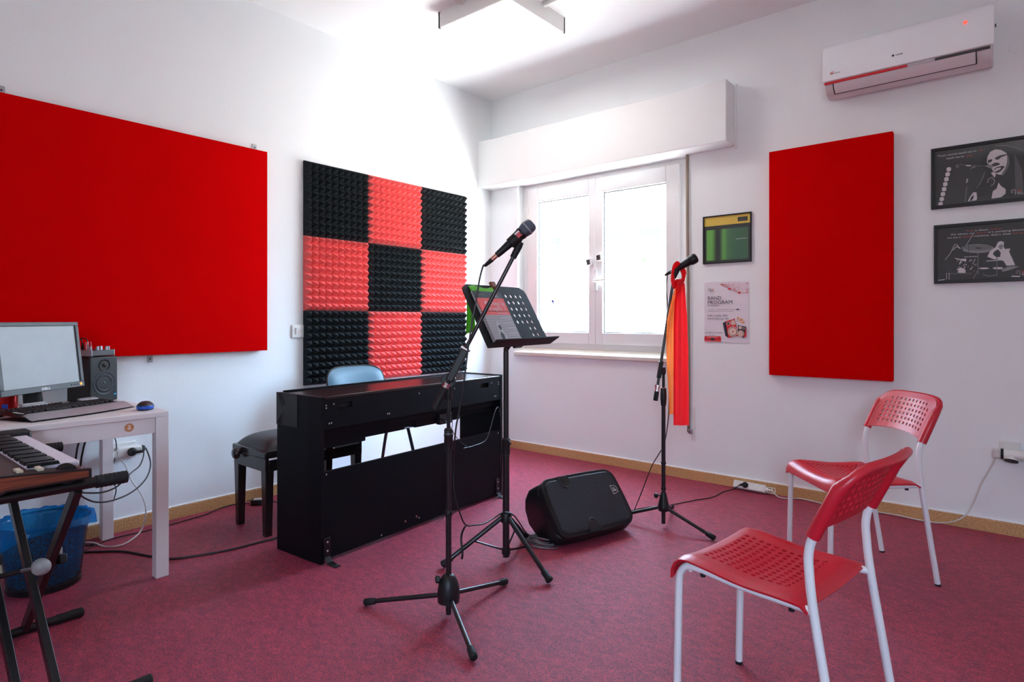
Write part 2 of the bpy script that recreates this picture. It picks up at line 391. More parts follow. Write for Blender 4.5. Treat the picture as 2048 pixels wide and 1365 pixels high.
# window_1: fixed frame, two sashes with panes, handle, catches, hinges, sill
W = struct(MB().box(WX0, WX1, .085, .16, .86, .915).box(WX0, WX1, .085, .16, 2.205, 2.25).box(WX0, .385, .085, .16, .915, 2.205).box(1.735, WX1, .085, .16, .915, 2.205)
    .box(WX0, WX1, .086, .30, .80, .860).build('window_1', 'white_frame', bevel=.004))
for x0, x1, g0, g1 in ((.372, 1.05, .477, .986), (1.05, 1.748, 1.114, 1.642)):
    mb = MB().box(x0, g0, .062, .12, .905, 2.215).box(g1, x1, .062, .12, .905, 2.215).box(g0, g1, .062, .12, .905, 1.0).box(g0, g1, .062, .12, 2.095, 2.215)
    sa = mb.build('sash', 'white_frame', W, bevel=.006)
    MB().box(g0 - .01, g1 + .01, .088, .092, .99, 2.105).build('pane', 'window_glass', sa, smooth=0)
    mb = MB()
    for a, b_, c, d in ((g0, g0 + .006, 1.0, 2.095), (g1 - .006, g1, 1.0, 2.095), (g0, g1, 1.0, 1.006), (g0, g1, 2.089, 2.095)): mb.box(a, b_, .084, .096, c, d)
    mb.build('gasket', 'dark_grey', sa, smooth=0)
mb = MB().box(1.04, 1.072, .045, .064, 1.33, 1.50); mb.tube([(1.056, .06, 1.405), (1.056, .022, 1.405), (1.075, .018, 1.406), (1.17, .02, 1.410)], .009, 8)
mb.build('handle', 'white_plastic', W, bevel=.003)
for x, z in ((1.006, 1.555), (1.098, 1.585)):
    c = MB().obox((x, .048, z), (.021, 0, .003), (0, .015, 0), (-.003, 0, .025)).build('catch', 'white_plastic', W, bevel=.003)
    MB().obox((x - .004, .032, z), (.015, 0, .002), (0, .001, 0), (-.002, 0, .018)).build('catch_button', 'dark_grey', c)
for x in (.378, 1.742):
    for z in (2.02, 1.08):
        MB().cyl((x, .062, z - .045), (x, .062, z + .045), .010, n=10).build('hinge', 'white_plastic', W)
mb = MB(); mb.prism([(.085, .862), (-.025, .832), (-.03, .826), (-.03, .802), (-.024, .797), (.085, .80)], (.292, 0, 0), (0, 1, 0), (0, 0, 1), (1.55, 0, 0))
mb.build('window_sill', 'cream_stone', W, bevel=.004)
# blue sticker on the pane
mb = MB(); fr = Frame2((0.608, 0.086, 1.268), (1, 0, 0), (0, 0, 1))
mb.prism([(0, .004), (.012, 0), (.02, .008), (.03, .012), (.022, .022), (.024, .034), (.012, .036), (.01, .022), (.002, .02)], fr.o, (1, 0, 0), (0, 0, -1), (0, -.0006, 0))
mb.build('sticker', 'mouse_blue', W, smooth=0)

# roller shutter box over the window
R = struct(MB().box(0.001, 2.165, -.165, .0, 2.243, 2.64).build('trim_1', 'box_paint', bevel=.006))
MB().box(2.165, 2.176, -.02, 0, 2.225, 2.65).build('end_flange', 'box_paint', R, bevel=.002)
# shutter strap with its wall plate
st = thing('shutter_strap', 'long tan roller shutter strap hanging beside the window down to its wall plate', 'strap', (1.867, 0, 0.301))
mb = MB(); mb.grid(lambda u, v: (1.838 + .018 * math.sin(u * 2.6) * u + (v - .5) * .021, -.012 - .006 * math.sin(u * PI), 2.245 - 1.92 * u), 30, 2)
mb.build('webbing', 'strap_tan', st, solid=.0015)
MB().box(1.862, 1.892, -.004, 0, .27, .50).build('wall_plate', 'white_plastic', st, bevel=.001)
MB().box(1.846, 1.872, -.02, -.003, .315, .345).build('buckle', 'steel', st, bevel=.002)

# surface-mounted square ceiling lamp
L = thing('ceiling_lamp', 'square white flush panel lamp mounted on the ceiling', 'lamp', (1.072, -1.083, 2.94))
x0, x1, y0, y1 = .785, 1.36, -1.367, -.80
mb = MB().box(x0, x0 + .012, y0, y1, 2.94, H).box(x1 - .012, x1, y0, y1, 2.94, H).box(x0, x1, y0, y0 + .012, 2.94, H).box(x0, x1, y1 - .012, y1, 2.94, H)
mb.build('lamp_frame', 'lamp_frame', L, smooth=0)
MB().box(x0 + .013, x1 - .013, y0 + .013, y1 - .013, 2.943, 2.96).build('diffuser', 'lamp_diffuser', L, smooth=0)
MB().box(.985, 1.012, -5.5, y0 - .001, 3.018, H).build('trim_2', 'white_plastic', bevel=.003)['kind'] = 'structure'
MB().box(x1 + .001, 4.88, -1.042, -1.018, 3.018, H).build('trim_3', 'white_plastic', bevel=.003)['kind'] = 'structure'

# big red panel on the left wall
P = thing('wall_panel', 'wide red fabric acoustic panel on the left wall above the desk', 'acoustic panel', (.03, -3.3, .913), 'red fabric acoustic panels')
mb = MB(); 
def pan(u, v):
    e = 1 - max(abs(2 * u - 1), abs(2 * v - 1)) ** 6
    return (.0452 + .007 * e, -4.55 + 2.445 * u, .913 + 1.22 * v)
mb.grid(pan, 25, 25); mb.box(.012, .044, -4.55, -2.105, .913, 2.133); mb.build('padded_front', 'red_fabric', P, bevel=.005, smooth=50)
for y, z, sgn in ((-3.365, 2.133, 1), (-2.165, 2.133, 1), (-2.745, .913, -1)):
    b_ = MB().box(.001, .004, y - .013, y + .013, z - .02 * sgn, z + .042 * sgn).box(.001, .02, y - .013, y + .013, z + .0 * sgn, z + .003 * sgn).build('bracket', 'steel', P, smooth=0)
    MB().lathe([(.005, 0), (.004, .002), (0, .003)], (.004, y, z + .022 * sgn), (1, 0, 0), n=10).build('screw', 'dark_grey', b_)
# tall red panel on the window wall
P = thing('wall_panel', 'tall narrow red fabric acoustic panel on the window wall beside the framed pictures', 'acoustic panel', (2.72, -.02, .755), 'red fabric acoustic panels')
mb = MB(); mb.grid(lambda u, v: (2.391 + .664 * u, -.0452 - .007 * (1 - max(abs(2 * u - 1), abs(2 * v - 1)) ** 6), .755 + 1.40 * v), 21, 21)
mb.box(2.391, 3.055, -.044, -.004, .755, 2.155); mb.build('padded_front', 'red_fabric', P, bevel=.005, smooth=50)

# nine pyramid foam tiles, each a thing
rows = ['top', 'middle', 'bottom']; cols = ['left', 'middle', 'right']
for r in range(3):
    for c in range(3):
        red = (r + c) % 2 == 1
        y0 = -1.835 + .4995 * c; z1 = 2.142 - .4905 * r; n = 10; d = .4985 / n; dz = .4895 / n
        mb = MB(); mb.box(.001, .016, y0, y0 + .4985, z1 - .4895, z1)
        for i in range(n):
            for j in range(n):
                a, b_ = y0 + i * d, z1 - j * dz; q = .0012; h = .016
                mb.add([(h, a, b_), (h, a + d, b_), (h, a + d, b_ - dz), (h, a, b_ - dz), (.066, a + d / 2 - q, b_ - dz / 2 + q), (.066, a + d / 2 + q, b_ - dz / 2 + q), (.066, a + d / 2 + q, b_ - dz / 2 - q), (.066, a + d / 2 - q, b_ - dz / 2 - q)],
                       [(0, 1, 5, 4), (1, 2, 6, 5), (2, 3, 7, 6), (3, 0, 4, 7), (4, 5, 6, 7)])
        o = mb.build('foam_tile', 'foam_red' if red else 'foam_dark', smooth=0)
        pos = 'at the centre of the square of nine' if (r, c) == (1, 1) else ('%s row, %s column of the square of nine' % (rows[r], cols[c]))
        tag(o, '%s pyramid foam tile, %s' % ('coral red' if red else 'charcoal', pos), 'foam tile', 'pyramid foam tiles on the left wall')

# light switch
o = thing('light_switch', 'small white rocker switch left of the foam tiles', 'switch', (0, -1.876, .985))
MB().box(.0005, .009, -1.918, -1.834, .984, 1.068).build('plate', 'white_plastic', o, bevel=.003)
MB().prism([(.009, -.022), (.013, -.022), (.017, .022), (.009, .022)], (0, -1.893, 1.026), (1, 0, 0), (0, 0, 1), (0, .04, 0)).build('rocker', 'white_plastic', o, bevel=.001)
MB().lathe([(.003, 0), (.002, .002), (0, .0025)], (.0148, -1.872, 1.024), (1, 0, 0), n=8).build('indicator', 'led_orange', o)
# round blank cover by the air conditioner
o = MB().lathe([(.033, 0), (.033, .003), (.029, .0045), (0, .005)], (3.583, 0, 2.492), (0, -1, 0), n=32).build('junction_cover', 'wall_paint')
tag(o, 'round white blanking cover on the wall right of the air conditioner', 'cover')

# split air conditioner
A = thing('air_conditioner', 'white wall-mounted split air conditioner with a red stripe and power light', 'air conditioner', (3.115, -.1, 2.36))
ax0, ax1 = 2.731, 3.499
mb = MB(); mb.prism([(0, 2.42), (.05, 2.395), (.10, 2.39), (.14, 2.40), (.172, 2.425), (.186, 2.455), (.186, 2.64), (.165, 2.672), (0, 2.678)], (ax0 + .006, 0, 0), (0, -1, 0), (0, 0, 1), (ax1 - ax0 - .012, 0, 0))
mb.build('body', 'ac_body', A, bevel=.004)
mb = MB(); mb.prism([(.187, 2.458), (.20, 2.462), (.203, 2.48), (.200, 2.63), (.19, 2.655), (.17, 2.670), (.166, 2.668), (.187, 2.64)], (ax0, 0, 0), (0, -1, 0), (0, 0, 1), (ax1 - ax0, 0, 0))
mb.build('front_panel', 'ac_white', A, bevel=.003)
mb = MB(); mb.prism([(.1885, 2.444), (.192, 2.4465), (.192, 2.457), (.1885, 2.457)], (ax0 + .008, 0, 0), (0, -1, 0), (0, 0, 1), (.40, 0, 0)); mb.build('red_stripe', 'ink_red', A, smooth=0)
mb = MB(); mb.prism([(.1885, 2.444), (.191, 2.4465), (.191, 2.457), (.1885, 2.457)], (ax0 + .408, 0, 0), (0, -1, 0), (0, 0, 1), (.12, 0, 0)); mb.build('grey_stripe', 'pale_grey', A, smooth=0)
mb = MB(); mb.prism([(.1885, 2.444), (.191, 2.4465), (.191, 2.457), (.1885, 2.457)], (ax0 + .528, 0, 0), (0, -1, 0), (0, 0, 1), (.225, 0, 0)); mb.build('black_stripe', 'dark_grey', A, smooth=0)
lv = MB().prism([(.1445, 2.3985), (.176, 2.4215), (.190, 2.4515), (.187, 2.453), (.170, 2.424), (.143, 2.4025)], (ax0 + .055, 0, 0), (0, -1, 0), (0, 0, 1), (.64, 0, 0)).build('louver', 'ac_body', A, smooth=40)
mb = MB(); mb.prism([(.1385, 2.3965), (.144, 2.3985), (.146, 2.4015), (.138, 2.400)], (ax0 + .05, 0, 0), (0, -1, 0), (0, 0, 1), (.65, 0, 0))
for xx in (ax0 + .050, ax0 + .696): mb.prism([(.144, 2.397), (.177, 2.4195), (.1905, 2.4505), (.186, 2.453), (.170, 2.424), (.143, 2.4025)], (xx, 0, 0), (0, -1, 0), (0, 0, 1), (.004, 0, 0))
mb.build('louver_gap', 'ink_black', A, smooth=0)
fr = Frame2((ax0, -.2036, 2.67), (1, 0, 0), (0, 0, 1)); mb = MB()
fr.put(mb, disc(.345, .153, .006), 1, 0); text(mb, fr, 'GREE', .356, .157, .0075, 1, 0, .034, .02)
mb.build('lettering', 'ink_navy', A, smooth=0)
mb = MB()
for i in range(16):
    if i in (1, 2): continue
    a, b_ = 2 * PI * i / 16, 2 * PI * (i + 1) / 16
    fr.put(mb, [(.048 + q * math.cos(t), .170 - q * math.sin(t)) for q, t in ((.008, a), (.008, b_), (.0055, b_), (.0055, a))], 1, 0)
fr.put(mb, [(.045, .168), (.057, .168), (.057, .173), (.045, .173)], 1, 0); fr.put(mb, [(.054, .160), (.060, .160), (.060, .164), (.054, .164)], 1, 0)
mb.build('red_emblem', 'ink_red', A, smooth=0)
mb = MB(); text(mb, fr, 'Inverter', .062, .176, .007, 1, 0, .032, .01); mb.build('lettering', 'ink_darkgrey', A, smooth=0)
mb = MB()
for i in range(20):
    if 4 <= i <= 5: continue
    a, b_ = 2 * PI * i / 20, 2 * PI * (i + 1) / 20
    fr.put(mb, [(.655 + q * math.cos(t), .072 - q * math.sin(t)) for q, t in ((.009, a), (.009, b_), (.0055, b_), (.0055, a))], 1, 0)
fr.put(mb, disc(.655, .072, .0045), 1, 0); fr.put(mb, [(.654, .060), (.656, .060), (.656, .070), (.654, .070)], 1, 0)
mb.build('power_light', 'led_red', A, smooth=0)
MB().box(ax1 + .0, ax1 + .006, -.05, -.035, 2.60, 2.612).build('drain_clip', 'dark_grey', A)

# ------------------------------------------------------------------ pictures on the window wall
def picture(name, label, x0, x1, z0, z1, fw, depth, sheet_mat, tilt=0):
    t = thing(name, label, 'picture', ((x0 + x1) / 2, 0, z0), 'framed prints on the window wall')
    mb = MB().box(x0, x1, -depth, 0, z0, z0 + fw).box(x0, x1, -depth, 0, z1 - fw, z1).box(x0, x0 + fw, -depth, 0, z0 + fw, z1 - fw).box(x1 - fw, x1, -depth, 0, z0 + fw, z1 - fw)
    mb.build('frame', 'black_plastic', t, bevel=.0015)
    pr = MB().box(x0 + fw - .003, x1 - fw + .003, -depth + .011, -depth + .010, z0 + fw - .003, z1 - fw + .003).build('print', sheet_mat, t, smooth=0)
    MB().box(x0 + fw - .002, x1 - fw + .002, -depth + .004, -depth + .0025, z0 + fw - .002, z1 - fw + .002).build('picture_glass', 'picture_glass', t, smooth=0)
    return t, pr, Frame2((x0 + fw, -depth + .010, z1 - fw), (1, 0, 0), (0, 0, 1)), x1 - x0 - 2 * fw, z1 - z0 - 2 * fw
def logo(mb, fr, x, y, s, k, grey, red, pale):
    for i in range(18):
        if i in (13, 14): continue
        a, b_ = 2 * PI * i / 18, 2 * PI * (i + 1) / 18
        fr.put(mb, [(x + q * math.cos(t), y - q * math.sin(t)) for q, t in ((s, a), (s, b_), (s * .55, b_), (s * .55, a))], k, grey)
    fr.put(mb, disc(x, y, s * .22, 10), k, red); fr.put(mb, [(x + s * .45, y), (x + s, y), (x + s, y + s * 1.7), (x + s * .45, y + s * 1.7)], k, grey)
    text(mb, fr, 'lab', x + s * 1.45, y + s * .25, s * .95, k, red, bold=.03); text(mb, fr, 'Music', x + s * 1.45, y + s * .95, s * .5, k, pale, bold=.01); text(mb, fr, 'Education', x + s * 1.45, y + s * 1.65, s * .5, k, pale, bold=.01)

def dashes(mb, fr, x, y, wd, h, k, m, n):   # print too small to be read
    for i in range(n): fr.put(mb, [(x + wd * i / n, y), (x + wd * (i + .7) / n, y), (x + wd * (i + .7) / n, y + h), (x + wd * i / n, y + h)], k, m)
# singer
t, pr, fr, w, h = picture('framed_print', 'black framed black-and-white print of a singer at a microphone, the upper of two', 3.228, 3.89, 1.700, 2.028, .018, .022, 'ink_charcoal')
mb = MB()   # 0 pale 1 mid 2 charcoal 3 black 4 red 5 grey
s_ = lambda pts: [((u - 250) / 1400 * .61 * .93 + .0, (y_ + (u - 250) * .150 - 365) / 860 * h) for u, y_ in pts]
def PX(u, v):   # photo-crop coordinates of the sheet to sheet metres
    q = (u - 250) / 1420; return (q * .365, (v - 365 + q * 205) / (855 + q * 95) * h)
hair = [PX(*p) for p in [(1000, 560), (1040, 420), (1100, 320), (1180, 255), (1270, 240), (1400, 262), (1560, 300), (1670, 345), (1670, 1060), (1500, 1100), (1380, 1080), (1250, 980), (1150, 1060), (850, 1110), (880, 960), (960, 880), (1050, 760), (1120, 690), (1060, 640)]]
fr.put(mb, hair, 1, 3)
fr.put(mb, [PX(*p) for p in [(1105, 530), (1115, 440), (1160, 360), (1240, 318), (1330, 330), (1410, 380), (1440, 460), (1440, 560), (1410, 660), (1360, 740), (1290, 730), (1220, 700), (1190, 650), (1170, 580), (1130, 560)]], 2, 0)
fr.put(mb, [PX(*p) for p in [(1410, 390), (1450, 440), (1460, 560), (1420, 660), (1365, 738), (1330, 730), (1390, 640), (1420, 540), (1425, 450)]], 3, 5)
fr.put(mb, [PX(*p) for p in [(1230, 460), (1300, 420), (1400, 400), (1420, 415), (1330, 450), (1290, 485), (1250, 490)]], 3, 2)
fr.put(mb, [PX(*p) for p in [(1120, 500), (1160, 480), (1195, 485), (1180, 520), (1130, 545)]], 3, 2)
fr.put(mb, [PX(*p) for p in [(1180, 570), (1230, 535), (1300, 540), (1310, 570), (1250, 590), (1200, 600)]], 3, 2)
fr.put(mb, [PX(*p) for p in [(1210, 650), (1260, 610), (1340, 590), (1390, 600), (1340, 660), (1280, 700), (1230, 695)]], 3, 3)
fr.put(mb, [PX(*p) for p in [(1215, 660), (1265, 625), (1330, 615), (1320, 640), (1270, 670), (1225, 682)]], 4, 0)
fr.put(mb, [PX(*p) for p in [(1225, 690), (1290, 690), (1350, 640), (1330, 680), (1270, 706)]], 4, 5)
fr.put(mb, [PX(*p) for p in [(1170, 700), (1230, 780), (1250, 720), (1200, 690)]], 3, 0)
fr.put(mb, [PX(*p) for p in [(1290, 860), (1330, 920), (1400, 970), (1400, 1040), (1330, 1100), (1180, 1120), (1200, 1000), (1260, 960)]], 3, 0)
fr.put(mb, [PX(*p) for p in [(800, 1155), (830, 1090), (890, 1010), (940, 1010), (950, 1100), (940, 1140)]], 3, 0)
fr.put(mb, [PX(*p) for p in [(830, 1150), (850, 1090), (900, 1050), (890, 1110), (860, 1145)]], 4, 2)
for q in range(9): fr.line(mb, [PX(1540 + q * 12, 400 + q * 30), PX(1560 + q * 13, 1040)], .0012, 3, 5 if q % 2 else 1)
for q in range(8): fr.line(mb, [PX(930 + q * 16, 960 - q * 22), PX(1010 + q * 9, 860 - q * 26)], .0012, 3, 1)
fr.line(mb, [PX(1230, 260), PX(1400, 258), PX(1560, 300), PX(1660, 340)], .005, 3, 5)
fr.line(mb, [PX(1115, 860), PX(1130, 800), PX(1190, 775), PX(1230, 830), PX(1215, 880), PX(1170, 915)], .0015, 4, 0)
fr.put(mb, [PX(*p) for p in [(1080, 590), (1110, 572), (1170, 565), (1205, 590), (1190, 640), (1140, 620)]], 5, 1)
fr.line(mb, [PX(650, 556), PX(780, 575), PX(860, 578), PX(1090, 590)], .0035, 3, 5); fr.line(mb, [PX(770, 578), PX(850, 582)], .006, 4, 0)
fr.put(mb, [PX(*p) for p in disc(625, 590, 30, 12)], 3, 5); fr.line(mb, [PX(850, 632), PX(880, 605), PX(930, 598)], .002, 4, 0)
fr.line(mb, [PX(795, 790), PX(780, 855)], .005, 3, 0); fr.line(mb, [PX(784, 905), PX(757, 1165)], .0045, 3, 5)
for q in range(8):
    cx_, cy_ = PX(483 - q * 20, 638 + q * 79); fr.put(mb, [(cx_ + x * 1.0, cy_ + y_) for x, y_ in rrect(.0195, .0225, .007, 3)], 3, 0)
text(mb, fr, '\u201cIf you cannot teach me to', PX(283, 440)[0], PX(283, 445)[1], .0105, 3, 0, .168); text(mb, fr, 'fly,', PX(990, 350)[0], PX(283, 445)[1], .0105, 3, 4, .016)
text(mb, fr, 'teach me to', PX(440, 472)[0], PX(440, 480)[1], .0105, 3, 0, .076); text(mb, fr, 'sing.\u201d', PX(772, 430)[0], PX(440, 480)[1], .0105, 3, 4, .034)
logo(mb, fr, PX(1520, 1010)[0], PX(1520, 1010)[1], .011, 6, 1, 4, 0)
mb.build('picture_image', ['ink_pale', 'ink_midgrey', 'ink_darkgrey', 'ink_black', 'ink_dimred', 'ink_grey'], pr, smooth=0, off=1)

# drummer
t, pr, fr, w, h = picture('framed_print', 'black framed black-and-white print of a drummer and kit, the lower of two', 3.241, 3.90, 1.296, 1.612, .016, .022, 'ink_black')
mb = MB()
def PX(u, v):
    q = (u - 310) / 1460; return (q * .36, (v - 290 + q * 125) / (900 + q * 95) * h)
fr.put(mb, [PX(1000 + 275 * math.cos(2 * PI * i / 24), 640 + 78 * math.sin(2 * PI * i / 24)) for i in range(24)], 2, 1)
fr.put(mb, [PX(1000 + 250 * math.cos(2 * PI * i / 24), 625 + 52 * math.sin(2 * PI * i / 24)) for i in range(24)], 3, 5)
fr.put(mb, [PX(*p) for p in [(960, 630), (1010, 610), (1080, 635), (1010, 650)]], 4, 3)
fr.line(mb, [PX(1010, 560), PX(1010, 1090)], .0022, 4, 1); fr.line(mb, [PX(855, 570), PX(855, 960)], .002, 4, 3)
fr.line(mb, [PX(440, 830), PX(530, 730), PX(610, 570), PX(640, 565), PX(710, 640)], .002, 3, 0); fr.line(mb, [PX(580, 670), PX(640, 600), PX(705, 638)], .0025, 3, 0)
fr.line(mb, [PX(930, 390), PX(760, 660)], .0015, 5, 0); fr.put(mb, [PX(*p) for p in [(730, 660), (790, 580), (830, 590), (750, 670)]], 4, 3)
fr.put(mb, [PX(*p) for p in [(605, 795), (700, 820), (810, 815), (810, 860), (740, 850), (640, 820)]], 3, 0); fr.line(mb, [PX(775, 785), PX(1000, 775)], .0025, 3, 0)
fr.put(mb, [PX(*p) for p in [(1165, 780), (1210, 690), (1300, 620), (1340, 530), (1390, 510), (1440, 530), (1430, 600), (1450, 650), (1540, 640), (1520, 700), (1570, 820), (1615, 935), (1480, 945), (1430, 860), (1330, 830), (1270, 830)]], 3, 0)
fr.put(mb, [PX(*p) for p in [(1255, 740), (1280, 690), (1340, 655), (1385, 710), (1375, 790), (1310, 790)]], 4, 3)
fr.put(mb, [PX(*p) for p in [(1340, 600), (1400, 560), (1430, 600), (1400, 660), (1370, 650)]], 4, 1)
fr.line(mb, [PX(1150, 858), PX(1300, 850), PX(1460, 835)], .0035, 5, 0); fr.line(mb, [PX(1325, 790), PX(1320, 1130)], .0035, 4, 5)
fr.put(mb, [PX(*p) for p in [(1390, 1020), (1500, 960), (1600, 950), (1680, 960), (1560, 1010), (1420, 1050)]], 4, 1)
random.seed(9)
for q in range(26):
    u0, v0 = random.uniform(650, 980), random.uniform(850, 1060); L_ = random.uniform(15, 60); fr.line(mb, [PX(u0, v0), PX(u0 + L_ * .5, v0 - L_)], random.uniform(.001, .004), 3, random.choice((0, 1, 0)))
fr.put(mb, [PX(*p) for p in [(670, 1000), (720, 960), (800, 1010), (800, 1060), (690, 1060)]], 3, 0)
for cx_, cy_, rx, ry in ((1110, 985, 85, 14), (1340, 985, 85, 20)):
    fr.put(mb, [PX(cx_ + rx * math.cos(2 * PI * i / 16), cy_ + ry * math.sin(2 * PI * i / 16)) for i in range(16)], 3, 0)
for x in (470, 515): fr.line(mb, [PX(x, 900), PX(x + 40, 1060)], .004, 3, 2); fr.line(mb, [PX(x, 1060), PX(x, 1170)], .002, 3, 0)
fr.line(mb, [PX(480, 1070), PX(900, 1070)], .002, 3, 1); fr.line(mb, [PX(310, 1185), PX(440, 1170)], .004, 3, 0); fr.line(mb, [PX(1000, 1030), PX(930, 1160)], .002, 3, 1)
fr.line(mb, [PX(1090, 1090), PX(1200, 1125), PX(1320, 1100)], .003, 3, 1); fr.line(mb, [PX(1560, 1130), PX(1690, 1135)], .006, 3, 0)
for s_, x, y_, wd, ci in (('\u201c', 815, 355, .004, 0), ('Life', 835, 340, .026, 4), ('is about', 960, 330, .055, 0), ('rhythm.', 1208, 312, .052, 4)): text(mb, fr, s_, PX(x, 0)[0], PX(835, 348)[1], .0095, 6, ci, wd)
for s_, x, wd, ci in (('We vibrate, our', 543, .103, 0), ('hearts', 978, .045, 4), ('are pumping blood,', 1178, .142, 0)): text(mb, fr, s_, PX(x, 0)[0], PX(543, 415)[1], .0095, 6, ci, wd)
for s_, x, wd, ci in (('we are a', 480, .058, 0), ('rhythm', 735, .05, 4), ('machine, that\u2019s what', 952, .148, 0), ('we are', 1578, .048, 4)): text(mb, fr, s_, PX(x, 0)[0], PX(480, 470)[1], .0095, 6, ci, wd)
logo(mb, fr, PX(1665, 1060)[0], PX(1665, 1060)[1], .010, 6, 5, 4, 0)
mb.build('picture_image', ['ink_pale', 'ink_midgrey', 'ink_darkgrey', 'ink_black', 'ink_dimred', 'ink_grey'], pr, smooth=0, off=1)

# green blurred photograph with a yellow band
t, pr, fr, w, h = picture('framed_print', 'small square black framed print, blurred green below a yellow band', 1.949, 2.271, 1.478, 1.800, .008, .016, 'ink_darkgrey')
mb = MB().box(1.972, 2.250, -.0068, -.0063, 1.500, 1.706); mb.build('picture_image', 'green_print', pr, smooth=0)
mb = MB(); fr.put(mb, [(0, 0), (w, 0), (w, .060), (0, .060)], 1, 0); fr.put(mb, [(.225, .018), (.288, .018), (.288, .046), (.225, .046)], 2, 1)
dashes(mb, fr, .212, .158, .075, .0035, 4, 2, 12); dashes(mb, fr, .234, .026, .045, .004, 3, 3, 7); dashes(mb, fr, .232, .037, .05, .004, 3, 3, 8)
mb.build('yellow_band', ['ink_yellow', 'ink_black', 'ink_pale', 'ink_midgrey'], pr, smooth=0, off=1)

# concert poster, a taped sheet of paper
T = thing('concert_poster', 'white paper band concert poster taped below the green print', 'poster', (2.105, 0, .948))
mb = MB()
mb.grid(lambda u, v: (1.956 + .297 * u, -.0025 - .0035 * math.sin(u * 3.3) ** 2 * (v ** 3) - (.004 * max(0, u - .7) if v > .6 else 0), 1.352 - .403 * v + .004 * math.sin(u * 4)), 14, 14)
sh = mb.build('paper_sheet', 'paper', T, smooth=60, off=1)
fr = Frame2((1.956, -.0085, 1.352), (1, 0, 0), (0, 0, 1)); mb = MB()   # 0 navy 1 red 2 orange 3 cream 4 grey 5 white
text(mb, fr, 'BAND', .026, .117, .025, 1, 0, .092); text(mb, fr, 'PROGRAM', .026, .146, .025, 1, 0, .165); text(mb, fr, 'IN CONCERT', .025, .160, .010, 1, 0, .078)
text(mb, fr, 'TA BANDS TOY LAB KAAOODAZ & BAND EMMAN', .024, .186, .0048, 1, 0, .22); text(mb, fr, 'ANEKAINOYN STH SKHNH TOY LEVEL 42', .024, .197, .0048, 1, 0, .175)
fr.put(mb, [(.218, .181), (.226, .178), (.235, .181), (.236, .187), (.228, .188), (.219, .187)], 2, 0)
text(mb, fr, 'SUN 12 JAN, 2025', .024, .229, .0125, 1, 0, .135, .006); text(mb, fr, 'SHOW STARTS @ 19:00', .024, .249, .0095, 1, 0, .142, .006)
text(mb, fr, '\u0395\u0399\u03a3\u039f\u0394\u039f\u03a3 \u0395\u039b\u0395\u03a5\u0398\u0395\u03a1\u0397', .010, .342, .0075, 1, 0, .118, .005); text(mb, fr, 'LOCATION:', .034, .356, .005, 1, 0, .04, .01)
mb.build('lettering', ['ink_navy', 'ink_red', 'ink_orange', 'ink_cream', 'ink_midgrey', 'paper'], sh, smooth=0, off=1); mb = MB()
fr.put(mb, [(x + .059, y_ + .380) for x, y_ in rrect(.114, .038, .009, 4)], 1, 1); fr.put(mb, [(.046, .374), (.072, .374), (.072, .389), (.046, .389)], 2, 0)
dashes(mb, fr, .022, .366, .075, .004, 2, 3, 12); dashes(mb, fr, .012, .394, .095, .003, 2, 3, 16)
mb.build('red_box', ['ink_navy', 'ink_red', 'ink_orange', 'ink_cream', 'ink_midgrey', 'paper'], sh, smooth=0, off=1); mb = MB()
text(mb, fr, 'lab', .052, .052, .010, 1, 1, .014, .02); text(mb, fr, 'Music', .052, .058, .005, 1, 4, .016); text(mb, fr, 'Education', .052, .064, .0045, 1, 4, .026)
for i in range(18):
    if i in (13, 14): continue
    a, b_ = 2 * PI * i / 18, 2 * PI * (i + 1) / 18; fr.put(mb, [(.037 + q * math.cos(z), .049 - q * math.sin(z)) for q, z in ((.010, a), (.010, b_), (.0055, b_), (.0055, a))], 1, 4)
fr.put(mb, [(.042, .05), (.047, .05), (.047, .066), (.042, .066)], 1, 4)
mb.build('logo', ['ink_navy', 'ink_red', 'ink_orange', 'ink_cream', 'ink_midgrey', 'paper'], sh, smooth=0, off=1); mb = MB()
for k_ in range(5):   # staff lines sweeping across the corner
    fr.line(mb, [(.110 + .187 * q / 10, .008 + (.004 + .0155 * k_) * (1 - (1 - q / 10) ** 2) * .95 + .004) for q in range(11)], .0012, 1, 1)
fr.line(mb, [(.110, .010), (.16, .037), (.21, .064), (.25, .076), (.297, .078)], .0014, 1, 1)
for x, y_, q in ((.172, .046, 1), (.238, .074, 1), (.206, .050, 0), (.136, .020, 0)):
    fr.put(mb, disc(x, y_, .009, 12, .0065), 2, 1)
    if not q: fr.put(mb, disc(x, y_, .006, 10, .004), 3, 5)
    fr.line(mb, [(x - .008, y_), (x - .005, y_ - .042 if y_ > .045 else .004)], .0012, 2, 1)
for cy_ in (.012, .05, .068): fr.line(mb, [(.290 + .007 * math.cos(2 * PI * i / 10), cy_ + .009 * math.sin(2 * PI * i / 10)) for i in range(8)], .002, 2, 1)
mb.build('staff_drawing', ['ink_navy', 'ink_red', 'ink_orange', 'ink_cream', 'ink_midgrey', 'paper'], sh, smooth=0, off=1); mb = MB()
def cab(pts, body, side, sidem):
    fr.put(mb, side, 1, sidem); fr.put(mb, pts, 2, body)
cab([(.147, .262), (.207, .243), (.232, .355), (.165, .371)], 1, [(.128, .273), (.147, .262), (.165, .371), (.145, .358)], 0)
cab([(.228, .285), (.281, .296), (.265, .369), (.227, .357)], 0, [(.281, .296), (.283, .345), (.280, .362), (.265, .369)], 1)
def cone(x, y_, r, k):
    fr.put(mb, disc(x, y_, r, 20), k, 3); fr.put(mb, disc(x, y_, r * .84, 20), k + 1, 0); fr.put(mb, disc(x, y_, r * .74, 20), k + 2, 3); fr.put(mb, disc(x, y_, r * .14, 8), k + 3, 0)
